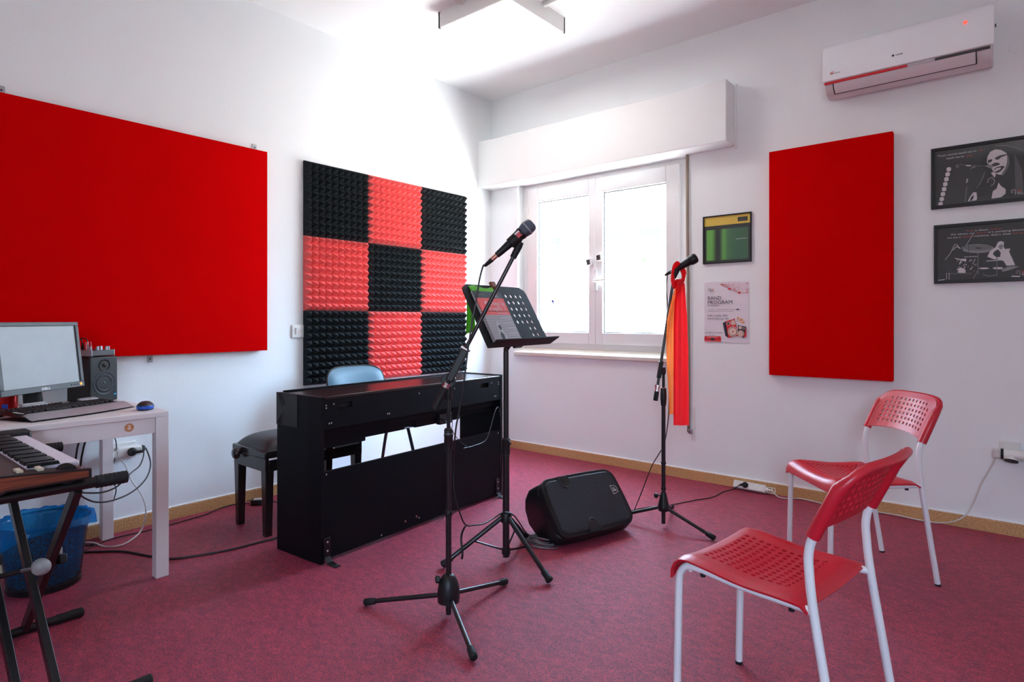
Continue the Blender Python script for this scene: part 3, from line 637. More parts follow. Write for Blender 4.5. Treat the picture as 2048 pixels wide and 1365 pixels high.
cone(.195, .329, .033, 3); cone(.197, .270, .018, 3); fr.put(mb, disc(.165, .277, .0115), 3, 3); fr.put(mb, disc(.165, .277, .0085), 4, 0)
cone(.246, .342, .022, 3); cone(.243, .302, .012, 3); fr.put(mb, disc(.265, .307, .008), 3, 3); fr.put(mb, disc(.265, .307, .0055), 4, 0)
for pts in ([(.223, .255), (.224, .231), (.238, .236)], [(.229, .263), (.252, .240), (.262, .255)], [(.236, .270), (.270, .262), (.270, .274)]): fr.put(mb, pts, 1, 2)
mb.build('speaker_drawing', ['ink_navy', 'ink_red', 'ink_orange', 'ink_cream', 'ink_midgrey', 'paper'], sh, smooth=0, off=1)
# ------------------------------------------------------------------ perforated chairs
def perforated(fn, nu, nv, hole, has=lambda i, j: True, rnd=16):
    """sheet fn(u, v) cut with round holes, one per cell; hole = (ru, rv) in cell units"""
    mb = MB()
    for i in range(nu):
        for j in range(nv):
            P_ = lambda a, b_: fn((i + a) / nu, (j + b_) / nv)
            if not has(i, j):
                mb.add([P_(0, 0), P_(1, 0), P_(1, 1), P_(0, 1)], [(0, 1, 2, 3)]); continue
            vs = []
            for k in range(rnd):
                t = 2 * PI * k / rnd; c, s_ = math.cos(t), math.sin(t); q = .5 / max(abs(c), abs(s_)); vs.append(P_(.5 + c * q, .5 + s_ * q))
            for k in range(rnd):
                t = 2 * PI * k / rnd; vs.append(P_(.5 + math.cos(t) * hole[0], .5 + math.sin(t) * hole[1]))
            mb.add(vs, [(k, (k + 1) % rnd, (k + 1) % rnd + rnd, k + rnd) for k in range(rnd)])
    return mb
def chair(loc, heading, label):
    """local: +x forward, y to the sitter's left, feet of the rear legs at x = 0"""
    r = thing('perforated_chair', label, 'chair', (0, 0, 0), None)
    # seat: along the profile from the front lip to the back edge
    prof = spline([(.452, .385), (.450, .412), (.437, .434), (.41, .445), (.34, .440), (.25, .431), (.16, .432), (.10, .430), (.085, .418)], 6)
    ls = [0]
    for a, b_ in zip(prof, prof[1:]): ls.append(ls[-1] + (V(b_) - V(a)).length)
    def at(u):
        d = u * ls[-1]
        for k in range(len(ls) - 1):
            if d <= ls[k + 1] + 1e-9:
                t = (d - ls[k]) / max(1e-9, ls[k + 1] - ls[k]); return V(prof[k]).lerp(V(prof[k + 1]), min(1, t))
        return V(prof[-1])
    def seat(u, v):
        p = at(u); y = (v - .5) * .385; w = 1 - (2 * v - 1) ** 2
        edge = max(0, abs(2 * v - 1) - .9) / .1
        return (p.x - .006 * edge * (u > .9), y, p.y - .016 * w * min(1, u * 6) * (1 - .4 * (u > .8)) - .010 * edge ** 2 + .004 * (u < .1) * 0)
    prof = [V((a, b_, 0)) if False else V((a, b_)) for a, b_ in [(p[0], p[1]) for p in prof]]
    mb = perforated(seat, 18, 17, (.30, .30), lambda i, j: 4 <= i <= 14 and 3 <= j <= 13 and (i + j) % 1 == 0)
    mb.build('seat', 'chair_red', r, solid=.006, merge=True, smooth=50)
    # backrest
    sx = lambda z: .066 - (z - .60) * .47
    def back(u, v):
        y = (u - .5) * .384; a = abs(2 * u - 1)
        zt = .772 - .050 * a ** 9 - .004 * a * a; zb = .598 + .017 * (1 - a * a)
        z = zb + v * (zt - zb); lip = max(0, v - .9) / .1
        return (sx(z) - .030 * (1 - a * a) - .005 * lip + .012, y, z)
    bk = perforated(back, 16, 8, (.27, .31), lambda i, j: 2 <= i <= 13 and 1 <= j <= 6 and not (j == 6 and i in (2, 13))).build('backrest', 'chair_red', r, solid=.005, merge=True, smooth=50)
    pts = [(sx(.592) + .0, -.184, .592), (sx(.66), -.184, .66), (sx(.715), -.183, .715)] + [V(back(u, 1.0)) - V((.012, 0, .004)) for u in [.04, .08, .14, .25, .4, .5, .6, .75, .86, .92, .96]] + [(sx(.715), .183, .715), (sx(.66), .184, .66), (sx(.592), .184, .592)]
    n_ = len(pts); MB().tube(pts, [.0165 if i < 3 or i > n_ - 4 else .011 for i in range(n_)], 12).build('back_rim', 'chair_red', bk)
    for sg in (-1, 1):
        y = .181 * sg
        p = spline([(0, y, .004), (.035, y, .21), (.069, y, .412), (.079, y, .50), (.080, y, .552), (.066, y, .60), (sx(.70), y, .70)], 6)
        lg = MB().tube(p, .0108, 12).build('leg', 'white_steel', r); MB().cyl((-.0005, y, 0), (.001, y, .009), .0112, n=12).build('foot_cap', 'black_rubber', lg)
        y2 = .172 * sg
        p = spline([(.448, y2, .004), (.444, y2, .20), (.440, y2, .36), (.432, y2, .395), (.41, y2, .415), (.37, y2, .418)], 6)
        lg = MB().tube(p, .0108, 12).build('leg', 'white_steel', r); MB().cyl((.448, y2, 0), (.448, y2, .009), .0112, n=12).build('foot_cap', 'black_rubber', lg)
        MB().tube(spline([(.372, y2, .418), (.26, y2, .411), (.14, y2, .411), (.10, y2 + .001 * sg, .412), (.069, y, .412)], 5), .0100, 12).build('seat_frame', 'white_steel', r)
        MB().cyl((.125, y2, .394), (.125, y2, .404), .007, n=12).build('bumper', 'black_rubber', r)
        MB().cyl((.365, y2, .400), (.365, y2, .409), .007, n=12).build('bumper', 'black_rubber', r)
    MB().cyl((.405, -.172, .408), (.405, .172, .408), .008, n=10).build('crossbar', 'white_steel', r)
    r.location = loc; r.rotation_euler = (0, 0, heading)
    r['group'] = 'red perforated chairs'
    return r
def dup(root, loc, rz, label):
    r = root.copy(); COL.objects.link(r); r.location = loc; r.rotation_euler = (0, 0, rz); r['label'] = label
    for ch in list(root.children):
        c = ch.copy(); COL.objects.link(c); c.parent = r
        for g in ch.children:
            d = g.copy(); COL.objects.link(d); d.parent = c
    return r
ch1 = chair((3.311, -2.287, 0), math.radians(170.6), 'red perforated chair with white legs seen from behind, nearest to the camera')
dup(ch1, (3.213, -.814, 0), math.radians(-138.8), 'red perforated chair with white legs by the window wall, facing into the room')

# ------------------------------------------------------------------ digital piano seen from its back
A0, A1 = V((1.188, -2.468, 0)), V((1.108, -1.125, 0))
ad = (A1 - A0).normalized(); an = V((ad.y, -ad.x, 0)); up = V((0, 0, 1)); LN = (A1 - A0).length     # an points to the room (+x)
pp = lambda a, n_, z: A0 + ad * a + an * n_ + up * z
K = thing('digital_piano', 'black upright digital piano with its bare back turned to the room', 'piano', pp(LN / 2, -.16, 0))
def bxp(mb, a0, a1, n0, n1, z0, z1, m=0): return mb.obox(pp((a0 + a1) / 2, (n0 + n1) / 2, (z0 + z1) / 2), ad * ((a1 - a0) / 2), an * ((n1 - n0) / 2), up * ((z1 - z0) / 2), m)
for a, sg in ((0, 1), (LN - .02, -1)):
    mb = MB()
    poly = [(-.335, 0), (-.085, 0), (0, .010 * 0), (0, .0)]
    q = [pp(a, -.335, 0), pp(a, -.09, 0), pp(a + .004 * sg * (sg > 0), 0, 0), pp(a + .022, 0, 0), pp(a + .022, -.335, 0)]
    mb.add(q + [p + up * .752 for p in q], [(4, 3, 2, 1, 0), (5, 6, 7, 8, 9)] + [(i, (i + 1) % 5, (i + 1) % 5 + 5, i + 5) for i in range(5)])
    sp_ = mb.build('side_panel', 'black_wood', K, smooth=0)
    bxp(MB(), a - .002 if sg > 0 else a + .02, a + .002 if sg > 0 else a + .024, -.338, -.17, .60, .7535).build('corner_tape', 'black_plastic', sp_)
    if sg > 0:
        mb = MB(); mb.add([pp(a - .0025, -.336, .748), pp(a - .0025, -.30, .752), pp(a - .0025, -.29, .7525), pp(a + .001, -.30, .7545), pp(a + .001, -.336, .754)], [(0, 1, 2, 3, 4)]); mb.build('worn_corner', 'brown_clip', sp_, smooth=0)
        for (n0, z0), (n1, z1) in (((-.32, .745), (-.29, .69)), ((-.305, .748), (-.27, .70)), ((-.325, .61), (-.29, .655)), ((-.31, .605), (-.285, .63))):
            MB().tube([pp(a - .003, n0, z0), pp(a - .003, n1, z1)], [.004, .001], 6).build('tape_fold', 'black_plastic', sp_)
mb = MB(); bxp(mb, .021, LN - .021, -.325, .0, .738, .752); mb.build('top_lid', 'black_lacquer', K, bevel=.003)
mb = MB(); bxp(mb, .021, LN - .021, -.320, -.305, .752, .760); bxp(mb, LN - .021, LN + .002, -.335, .0, .752, .757); mb.build('lid_edge', 'black_wood', K, bevel=.001)
# upper back board with two slots
mb = MB()
zs = (.603, .690, .718, .738); cuts = [(.021, .10), (.10, .18), (.18, 1.13), (1.13, 1.21), (1.21, LN - .021)]
for i, (a, b_) in enumerate(cuts):
    if i in (1, 3): bxp(mb, a, b_, -.012, -.002, zs[0], zs[1]); bxp(mb, a, b_, -.012, -.002, zs[2], zs[3])
    else: bxp(mb, a, b_, -.012, -.002, zs[0], zs[3])
ub = mb.build('back_board', 'black_wood', K, smooth=0)
for a, b_ in (cuts[1], cuts[3]): bxp(MB(), a - .01, b_ + .06, -.03, -.025, .675, .735).build('slot_recess', 'ink_black', ub, smooth=0)
for a, z in ((.034, .712), (.034, .700), (.075, .715), (.05, .628), (.062, .629), (.40, .629), (.412, .629), (.62, .71), (.90, .71), (1.24, .712), (LN - .035, .712), (LN - .035, .70), (1.27, .628), (1.282, .629), (.73, .629), (.742, .629)):
    MB().lathe([(.0042, 0), (.003, .0016), (0, .002)], pp(a, -.002, z), an, n=10).build('screw', 'steel', ub)
# key bed and the electronics hanging beneath it
mb = MB(); bxp(mb, .022, LN - .022, -.33, -.03, .565, .603); mb.build('key_bed', 'black_wood', K, smooth=0)
mb = MB(); bxp(mb, .03, .30, -.20, -.05, .505, .566); bxp(mb, .30, .56, -.16, -.05, .522, .566); bxp(mb, .56, .64, -.15, -.06, .530, .566); bxp(mb, .64, 1.0, -.16, -.05, .520, .566); bxp(mb, 1.0, LN - .05, -.15, -.05, .535, .566)
mb.build('speaker_box', 'black_wood', K, bevel=.002)
jk = MB(); bxp(jk, .80, .90, -.05, -.02, .515, .575); jk = jk.build('jack_panel', 'black_plastic', K, bevel=.003)
for a in (.815, .875): MB().cyl(pp(a, -.02, .545), pp(a, .002, .540), .005, n=10).build('cable_plug', 'black_rubber', jk)
# lower board and its feet
mb = MB(); bxp(mb, .021, LN - .021, -.016, -.002, .018, .413); lb = mb.build('lower_board', 'black_wood', K, smooth=0)
for a, z in ((.035, .40), (LN - .04, .395), (.62, .05), (.36, .032)): MB().lathe([(.0042, 0), (.003, .0016), (0, .002)], pp(a, -.002, z), an, n=10).build('screw', 'steel', lb)
for a, z in ((.52, .058), (.60, .062)): MB().lathe([(.006, 0), (.005, .003), (.003, .003), (0, .001)], pp(a, -.002, z), an, n=12).build('bolt', 'copper', lb)
for a in (.035, LN - .05):
    mb = MB(); bxp(mb, a - .017, a + .017, -.001, .006, .03, .115)
    for n0, z0, n1, z1 in ((.003, .032, .022, .010), (.022, .010, .062, .004), (.062, .004, .082, .006)):
        mb.add([pp(a - .015, n0, z0), pp(a + .015, n0, z0), pp(a + .015, n1, z1), pp(a - .015, n1, z1), pp(a - .015, n0, z0 - .004), pp(a + .015, n0, z0 - .004), pp(a + .015, n1, z1 - .004), pp(a - .015, n1, z1 - .004)], [(0, 1, 2, 3), (7, 6, 5, 4), (0, 4, 5, 1), (1, 5, 6, 2), (2, 6, 7, 3), (3, 7, 4, 0)])
    ft = mb.build('foot_bracket', 'black_metal', K, bevel=.0015)
    for z in (.055, .095): MB().lathe([(.005, 0), (.004, .002), (0, .003)], pp(a, .006, z), an, n=10).build('screw', 'steel', ft)
# pedals on the player's side, between the side panels
mb = MB(); bxp(mb, .021, LN - .021, -.10, -.016, .03, .09); bxp(mb, LN / 2 - .12, LN / 2 + .12, -.19, -.10, .02, .09); mb.build('pedal_box', 'black_wood', K, smooth=0)
for a in (-.06, 0, .06): mb = MB(); bxp(mb, LN / 2 + a - .011, LN / 2 + a + .011, -.25, -.18, .04, .046); mb.build('pedal', 'chrome', K, bevel=.002)
MB().box(*(lambda p: (p.x - .03, p.x - .001, p.y - .02, p.y + .02, .03, .075))(pp(.05, -.335, 0))).build('power_inlet', 'black_plastic', K, bevel=.002)

# ------------------------------------------------------------------ piano bench
B = thing('piano_bench', 'black piano bench with leather seat and side knob, left of the piano', 'bench', (.51, -2.16, 0))
bx0, bx1, by0, by1 = .345, .680, -2.455, -1.87
for x in (bx0 + .024, bx1 - .024):
    for y in (by0 + .024, by1 - .024):
        mb = MB(); q = .024; r_ = .017
        mb.add([(x - r_, y - r_, 0), (x + r_, y - r_, 0), (x + r_, y + r_, 0), (x - r_, y + r_, 0), (x - q, y - q, .37), (x + q, y - q, .37), (x + q, y + q, .37), (x - q, y + q, .37)], [(3, 2, 1, 0), (4, 5, 6, 7), (0, 1, 5, 4), (1, 2, 6, 5), (2, 3, 7, 6), (3, 0, 4, 7)])
        mb.build('leg', 'black_lacquer', B, bevel=.003)
mb = MB().box(bx0, bx1, by0, by0 + .02, .33, .40).box(bx0, bx1, by1 - .02, by1, .33, .40).box(bx0, bx0 + .02, by0 + .02, by1 - .02, .33, .385).box(bx1 - .02, bx1, by0 + .02, by1 - .02, .33, .385)
mb.build('apron', 'black_lacquer', B, bevel=.003)
MB().box(bx0 - .006, bx1 + .008, by0 - .006, by1 + .006, .398, .436).build('seat_frame', 'black_lacquer', B, bevel=.005)
def cush(u, v):
    e = (1 - abs(2 * u - 1) ** 5) * (1 - abs(2 * v - 1) ** 6)
    return (bx0 + .008 + (bx1 - bx0 - .012) * u, by0 + .01 + (by1 - by0 - .02) * v, .434 + .062 * max(0, e) ** .55)
MB().grid(cush, 25, 29).build('cushion', 'black_leather', B, smooth=60)
MB().lathe([(.008, -.012), (.008, .008), (.026, .010), (.030, .020), (.024, .034), (.010, .038), (0, .038)], (.425, by0 - .006, .397), (0, -1, 0), n=24).build('knob', 'black_lacquer', B, smooth=60)
MB().lathe([(.008, -.012), (.008, .008), (.026, .010), (.030, .020), (.024, .034), (.010, .038), (0, .038)], (.425, by1 + .006, .397), (0, 1, 0), n=24).build('knob', 'black_lacquer', B, smooth=60)

# ------------------------------------------------------------------ stackable chair behind the piano
Q = thing('stacking_chair', 'dark blue padded stacking chair between the piano and the left wall', 'chair', (.40, -1.56, 0))
cy = -1.575
def bkr(u, v, off=0):
    t = 2 * u - 1; s_ = 2 * v - 1; n_ = (abs(t) ** 4 + abs(s_) ** 4) ** .25
    q_ = max(abs(t), abs(s_)) / n_ if n_ > 1e-6 else 1
    y = cy + .222 * t * q_; z = .655 + .135 * s_ * q_
    bulge = (1 - abs(t) ** 6) * (1 - abs(s_) ** 6)
    return (.205 - .035 * s_ + .030 * t * t + off * bulge, y, z)
mb = MB().grid(lambda u, v: bkr(u, v, .022), 21, 15).build('backrest', 'blue_vinyl', Q, smooth=60)
MB().grid(lambda u, v: V(bkr(u, v, -.022)) - V((.012, 0, 0)), 21, 15).build('back_shell', 'black_plastic', Q, smooth=60)
rim = [V(bkr(i / 20, 0)) for i in range(20)] + [V(bkr(1, i / 12)) for i in range(12)] + [V(bkr(1 - i / 20, 1)) for i in range(20)] + [V(bkr(0, 1 - i / 12)) for i in range(12)]
MB().tube([p - V((.006, 0, 0)) for p in rim + rim[:1]], .008, 8, cap=False).build('piping', 'black_rubber', Q)
def sea(u, v, k=1):
    t = 2 * u - 1; s_ = 2 * v - 1
    x = .42 + .21 * t * (1 - .10 * abs(s_) ** 4); y = cy + .228 * s_ * (1 - .20 * abs(t) ** 6)
    b_ = (1 - abs(t) ** 6) * (1 - abs(s_) ** 6)
    return (x, y, .425 + k * .022 * max(0, b_) ** .7 - .014 * (t > .6) * (t - .6))
mb = MB().grid(lambda u, v: sea(u, v, 1), 17, 17).grid(lambda u, v: sea(u, v, -1), 17, 17); mb.build('seat', 'blue_vinyl', Q, smooth=60)
for sg in (-1, 1):
    y = cy + .21 * sg
    MB().tube(spline([(.60, y + .02 * sg, .005), (.50, y, .36), (.47, y, .40), (.40, y, .404), (.33, y, .40), (.245, y, .45), (.215, y - .02 * sg, .60)], 6), .011, 10).build('leg', 'black_metal', Q)
    MB().tube(spline([(.17, y + .02 * sg, .005), (.27, y, .34), (.33, y, .392), (.40, y, .396)], 6), .011, 10).build('leg', 'black_metal', Q)

# ------------------------------------------------------------------ microphone stands
def round_base(S_, px, py, hub_z, feet, parts=True, hub_style=0):
    if hub_style == 0: prof = [(.022, -.050), (.0405, -.048), (.0415, -.022), (.040, .0), (.034, .026), (.023, .046), (.015, .052)]
    else: prof = [(.026, -.045), (.031, -.035), (.030, -.02), (.015, .045), (.0135, .052)]
    hb = MB().lathe(prof, (px, py, hub_z), n=28).build('hub', 'black_plastic', S_, smooth=40)
    kn = V((px, py, hub_z + .035)); d = V((-.62, -.78, 0)).normalized()
    if hub_style: d = V((-.75, -.65, 0)).normalized()
    mb = MB().cyl(kn, kn + d * .035, .004, n=8); mb.lathe([(.008, .030), (.014, .034), (.014, .046), (.006, .05)], kn, d, n=8); mb.build('knob', 'black_plastic', S_)
    for fx, fy in feet:
        f_ = V((fx, fy, .014)); c = V((px, py, hub_z - .022)); dd = (f_ - c).normalized(); s_ = c + dd * .026
        lg = MB().cyl(s_, f_ - dd * .006, .0088, n=12).build('leg', 'pole_black', S_)
        MB().lathe([(.0105, -.045), (.0125, -.042), (.0125, -.03), (.0135, -.028), (.0135, -.002), (.011, .002), (0, .003)], f_, dd, n=14).build('rubber_foot', 'black_rubber', lg)
mx, my = 1.967, -2.429
S1 = thing('microphone_stand', 'black boom microphone stand with three low legs, in front of the music stand', 'microphone stand', (mx, my, 0), 'microphone stands')
round_base(S1, mx, my, .108, [(1.655, -2.571), (1.953, -2.084), (2.241, -2.582)])
MB().cyl((mx, my, .012), (mx, my, .66), .0105, n=14).build('pole', 'pole_black', S1)
MB().lathe([(.0125, 0), (.0135, .003), (.0135, .018), (.0125, .02)], (mx, my, .375), n=16).build('collar', 'black_plastic', S1)
MB().cyl((mx, my, .64), (mx, my, .83), .0072, n=14).build('inner_pole', 'black_metal', S1)
cl = MB().lathe([(.010, 0), (.0165, .004), (.0165, .056), (.0175, .058), (.0175, .066), (.0165, .068), (.0165, .082), (.012, .088)], (mx, my, .612), n=20).build('clutch', 'black_plastic', S1)
for z in (.672, .679): MB().lathe([(.0169, 0), (.0169, .0022)], (mx, my, z), n=20).build('grip_ring', 'grey_metal', cl)
jt = V((mx, my, .876)); fwv = V((-.6397, .7687, 0)); rtv = V((.7687, .6397, 0))
MB().lathe([(.0125, 0), (.014, .003), (.012, .03), (.014, .05)], (mx, my, .806), n=16).build('joint_base', 'black_plastic', S1)
MB().lathe([(.025, -.012), (.027, -.010), (.027, .010), (.025, .012)], jt, fwv, n=24).build('joint', 'black_plastic', S1, smooth=40)
bt = (1.937, -2.474, 0.77); bh = (2.164, -2.285, 1.339); bt, bh = V(bt), V(bh); bd = (bh - bt).normalized()
mb = MB().cyl(bt + bd * .02, bh, .0075, n=12); BM = mb.build('boom', 'pole_black', S1)
MB().lathe([(.010, 0), (.0135, .004), (.0135, .09), (.010, .094)], bt, bd, n=16).build('counter_grip', 'black_rubber', BM)
MB().lathe([(.0145, 0), (.0145, .004), (.012, .005), (.012, .012), (.0145, .013), (.0145, .018)], bt + bd * .092, bd, n=16).build('chrome_ring', 'chrome', BM)
w_ = bd.cross(fwv).normalized()
MB().obox(bt + bd * .185, bd * .065, w_ * .014, fwv * .013).build('boom_clamp', 'black_plastic', BM, bevel=.004)
MB().obox(bt + bd * .252, bd * .004, w_ * .019, fwv * .014).build('clamp_ring', 'chrome', BM, bevel=.002)
MB().lathe([(.006, -.004), (.006, .006), (0, .0065)], jt - fwv * .012, -fwv, n=12).build('pivot_screw', 'dark_grey', BM)

def microphone(name, label, tail, head, grille_mat, ball, sticker):
    t, h_ = V(tail), V(head); d = (h_ - t).normalized(); L_ = (h_ - t).length
    R_ = thing(name, label, 'microphone', t, 'vocal microphones on stands')
    MB().lathe([(.0095, 0), (.0115, .002), (.0165, L_ * .50), (.0185, L_ * .54), (.0235, L_ * .70), (.024, L_ * .72), (.022, L_ * .725)] if ball == 0 else [(.012, 0), (.0165, .003), (.0195, L_ * .45), (.0215, L_ * .62), (.0215, L_ * .70), (.0225, L_ * .72)], t, d, n=24).build('body', 'black_plastic', R_, smooth=40)
    o = t + d * (L_ * .72)
    if ball == 0: pr = [(.021, 0), (.0235, .004), (.0262, .018), (.0275, .0235), (.0272, .0265), (.0262, .030), (.0255, .040), (.022, .049), (.014, .0535), (0, .0545)]
    else: pr = [(.0235, 0), (.0265, .006), (.027, .028), (.025, .036), (.017, .043), (0, .045)]
    g = MB().lathe(pr, o, d, n=32).build('grille', grille_mat, R_, smooth=60)
    if ball == 0: MB().lathe([(.0272, .0225), (.0283, .0235), (.0283, .0265), (.0268, .0275)], o, d, n=32, cap=False).build('grille_band', 'silver_plastic', g)
    MB().lathe([(.0085, -.024), (.0085, .001)], t, d, n=16).build('connector', 'copper' if ball == 0 else 'grey_metal', R_)
    MB().lathe([(.0035, -.060), (.006, -.055), (.0088, -.026), (.0085, -.023)], t, d, n=16).build('plug_boot', 'black_rubber', R_)
    if sticker:
        u_ = d.cross(fwv).normalized()
        sb = t + d * (L_ * .60) - fwv * .0215
        mb = MB().obox(sb + d * .006, d * .010, u_ * .008, fwv * .001); mb.build('red_sticker', 'red_label', R_)
        MB().obox(sb + d * .004 + u_ * .011, d * .010, u_ * .003, fwv * .001).build('white_sticker', 'white_label', R_)
    return R_, d
m_t, m_h = (2.114, -2.327, 1.337), (2.22, -2.252, 1.451)
microphone('microphone', 'black vocal microphone with grey ball grille and red sticker, on the boom stand', m_t, m_h, 'mic_grille', 0, True)
MB().tube([bh - bd * .012, bh + bd * .035, bh + bd * .05 + V((0, 0, .002))], [.012, .013, .012], 14).build('mic_holder', 'black_rubber', BM)
c_ = V(m_t).lerp(V(m_h), .50); d_ = (V(m_h) - V(m_t)).normalized()
MB().lathe([(.0185, -.022), (.0205, -.02), (.0215, .02), (.0195, .022)], c_ - up * .001, d_, n=20).build('mic_clip', 'black_rubber', BM)
MB().tube([bh + bd * .045, c_ - up * .004], [.012, .010], 12).build('clip_neck', 'black_rubber', BM)

# second stand, beside the window
nx, ny = 2.145, -1.02
S2 = thing('microphone_stand', 'black microphone stand with a red scarf, beside the window', 'microphone stand', (nx, ny, 0), 'microphone stands')
round_base(S2, nx, ny, .133, [(2.43, -1.045), (2.047, -.705), (1.873, -1.087)], hub_style=1)
MB().cyl((nx, ny, .02), (nx, ny, .66), .0108, n=14).build('pole', 'pole_black', S2)
for z in (.20, .335): MB().lathe([(.0125, 0), (.0132, .003), (.0132, .010), (.0125, .012)], (nx, ny, z), n=16).build('collar', 'black_plastic', S2)
MB().lathe([(.0125, 0), (.0135, .004), (.0165, .035), (.0165, .06), (.0145, .09), (.0135, .092)], (nx, ny, .645), n=18).build('clutch', 'black_plastic', S2, smooth=40)
MB().lathe([(.0138, 0), (.0138, .004)], (nx, ny, .737), n=16).build('copper_ring', 'copper', S2)
MB().cyl((nx, ny, .735), (nx, ny, .81), .0075, n=12).build('inner_pole', 'black_metal', S2)
b0, b1 = V((2.126, -1.075, 0.675)), V((2.186, -0.986, 1.323)); bd2 = (b1 - b0).normalized()
BM2 = MB().cyl(b0, b1 + bd2 * .02, .0075, n=12).build('boom', 'pole_black', S2)
MB().lathe([(.0105, 0), (.0125, .003), (.0125, .05), (.0105, .052)], b0, bd2, n=14).build('counter_grip', 'black_rubber', BM2)
MB().lathe([(.0125, 0), (.0125, .020), (.0145, .022), (.0145, .034)], b0 + bd2 * .05, bd2, n=14).build('chrome_ring', 'chrome', BM2)
jj = b0 + bd2 * .165
MB().obox(jj, bd2 * .045, rtv * .011, fwv * .012).build('boom_clamp', 'black_plastic', BM2, bevel=.004)
MB().lathe([(.020, -.012), (.022, -.010), (.022, .010), (.020, .012)], V((nx, ny, .83)) - rtv * .004, rtv, n=20).build('joint', 'black_plastic', S2)
MB().lathe([(.017, 0), (.017, .004), (.006, .006), (0, .007)], V((nx, ny, .828)) - rtv * .016 - fwv * .008, (-rtv * .7 - fwv * .7), n=16).build('joint_washer', 'speaker_cone', S2)
microphone('microphone', 'slim black microphone wrapped by the red scarf, on the stand by the window', (2.19, -0.982, 1.366), (2.292, -0.95, 1.425), 'black_plastic', 1, False)
MB().tube([b1 - bd2 * .0, V((2.213, -0.977, 1.384))], [.012, .014], 12).build('mic_clip', 'black_rubber', BM2)

# scarf knotted around it: two hanging tails and the knot
SC = thing('scarf', 'long red and orange silky scarf knotted round the microphone by the window', 'scarf', (2.215, -1.02, .55))
fl = V((.7687, .6397, 0)); fo = V((.6397, -.7687, 0))
o_ = V((2.228, -1.016, 0.944)); o_.z = 0
def tail(xl, xr, z0, z1, ph, amp, dep):
    def fn(u, v):
        z = z0 + (z1 - z0) * u; g = min(1, u * 4.0) ** .8
        l, r_ = xl(u), xr(u); x = l + (r_ - l) * v
        return o_ + fl * x + fo * (dep + amp * math.sin(v * 9 + ph + u * 1.2) * (1 - .3 * u) + .010 * (1 - g)) + up * z
    return fn
lx = lambda pxl: (pxl - 1357) * 3.15 / 1206.4
i_ = lambda a: (lambda u: a[min(len(a) - 2, int(u * (len(a) - 1)))] + (a[min(len(a) - 2, int(u * (len(a) - 1))) + 1] - a[min(len(a) - 2, int(u * (len(a) - 1)))]) * (u * (len(a) - 1) - min(len(a) - 2, int(u * (len(a) - 1)))))
MB().grid(tail(i_([lx(v) for v in (1348, 1340, 1334, 1332, 1332, 1333, 1335, 1337, 1338)]), i_([lx(v) for v in (1360, 1350, 1348, 1348, 1348, 1348, 1347, 1347, 1347)]), 1.265, .607, .5, .006, .0), 60, 9).build('scarf_tail', 'scarf_orange', SC, smooth=60)['label'] = 'orange tail of the scarf'
MB().grid(tail(i_([lx(v) for v in (1350, 1346, 1345, 1345, 1345, 1345, 1345, 1345, 1345)]), i_([lx(v) for v in (1367, 1370, 1373, 1374, 1375, 1375, 1376, 1376, 1376)]), 1.29, .552, 2.0, .007, .018), 60, 25).build('scarf_tail', 'scarf_silk', SC, smooth=60)['label'] = 'red tail of the scarf'
k0 = V((2.219, -0.997, 1.295))
MB().tube(spline([V((2.209, -1.018, 1.263)), V((2.199, -1.027, 1.321)), V((2.208, -1.033, 1.372)), V((2.215, -1.001, 1.395)), V((2.212, -0.951, 1.385)), V((2.227, -0.952, 1.35)), V((2.233, -0.973, 1.312)), V((2.225, -1.005, 1.295))], 6), [.013 + .004 * math.sin(i * .5) for i in range(43)], 10, flat=.6).build('scarf_loop', 'scarf_silk', SC, smooth=60)
MB().lathe([(.004, -.020), (.020, -.016), (.024, 0), (.019, .014), (.006, .018)], k0 + fo * .01, (.2, .1, 1), n=12).build('knot', 'scarf_silk', SC, smooth=60)

# ------------------------------------------------------------------ music stand
ux, uy = 1.794, -1.897
U = thing('music_stand', 'black music stand with a perforated desk on a high tripod', 'music stand', (ux, uy, 0))
hub = V((ux, uy, .205))
MB().cyl((ux, uy, .02), (ux, uy, .52), .0155, n=16).build('lower_pole', 'pole_black', U)
MB().cyl((ux, uy, .50), (ux, uy, .955), .0125, n=16).build('upper_pole', 'pole_black', U)
MB().lathe([(.0155, 0), (.0185, .002), (.0185, .055), (.020, .060), (.020, .072), (.015, .078)], (ux, uy, .485), n=18).build('clutch', 'black_plastic', U)
MB().obox((ux + .02, uy - .006, .548), (.012, 0, -.012), (0, .004, 0), (.004, 0, .004)).build('clutch_lever', 'black_plastic', U, bevel=.001)
MB().lathe([(.017, -.03), (.024, -.026), (.026, .010), (.021, .018)], hub, n=18).build('hub', 'black_plastic', U)
for fx, fy in ((1.633, -2.142), (2.093, -1.967), (1.690, -1.625)):
    f_ = V((fx, fy, .016)); c = hub + (V((fx, fy, 0)) - V((ux, uy, 0))).normalized() * .022 - up * .006; dd = (f_ - c).normalized()
    lg = MB().cyl(c, f_ - dd * .01, .0105, n=12).build('leg', 'pole_black', U)
    MB().lathe([(.012, -.05), (.0145, -.045), (.0145, -.015), (.017, -.01), (.016, .0), (0, .006)], f_, dd, n=14).build('rubber_foot', 'black_rubber', lg)
    MB().cyl((ux, uy, .048), c + dd * .16, .0045, n=8).build('brace', 'pole_black', U)
MB().lathe([(.018, -.012), (.020, -.01), (.020, .014), (.018, .016)], (ux, uy, .045), n=16).build('pole_collar', 'black_plastic', U)
DB0, DB1 = V((1.872, -2.106, 0.981)), V((1.825, -1.605, 0.983)); DT0, DT1 = V((1.71, -2.078, 1.262)), V((1.673, -1.594, 1.255))
wv_ = (DB1 - DB0).normalized(); wl = (DB1 - DB0).length
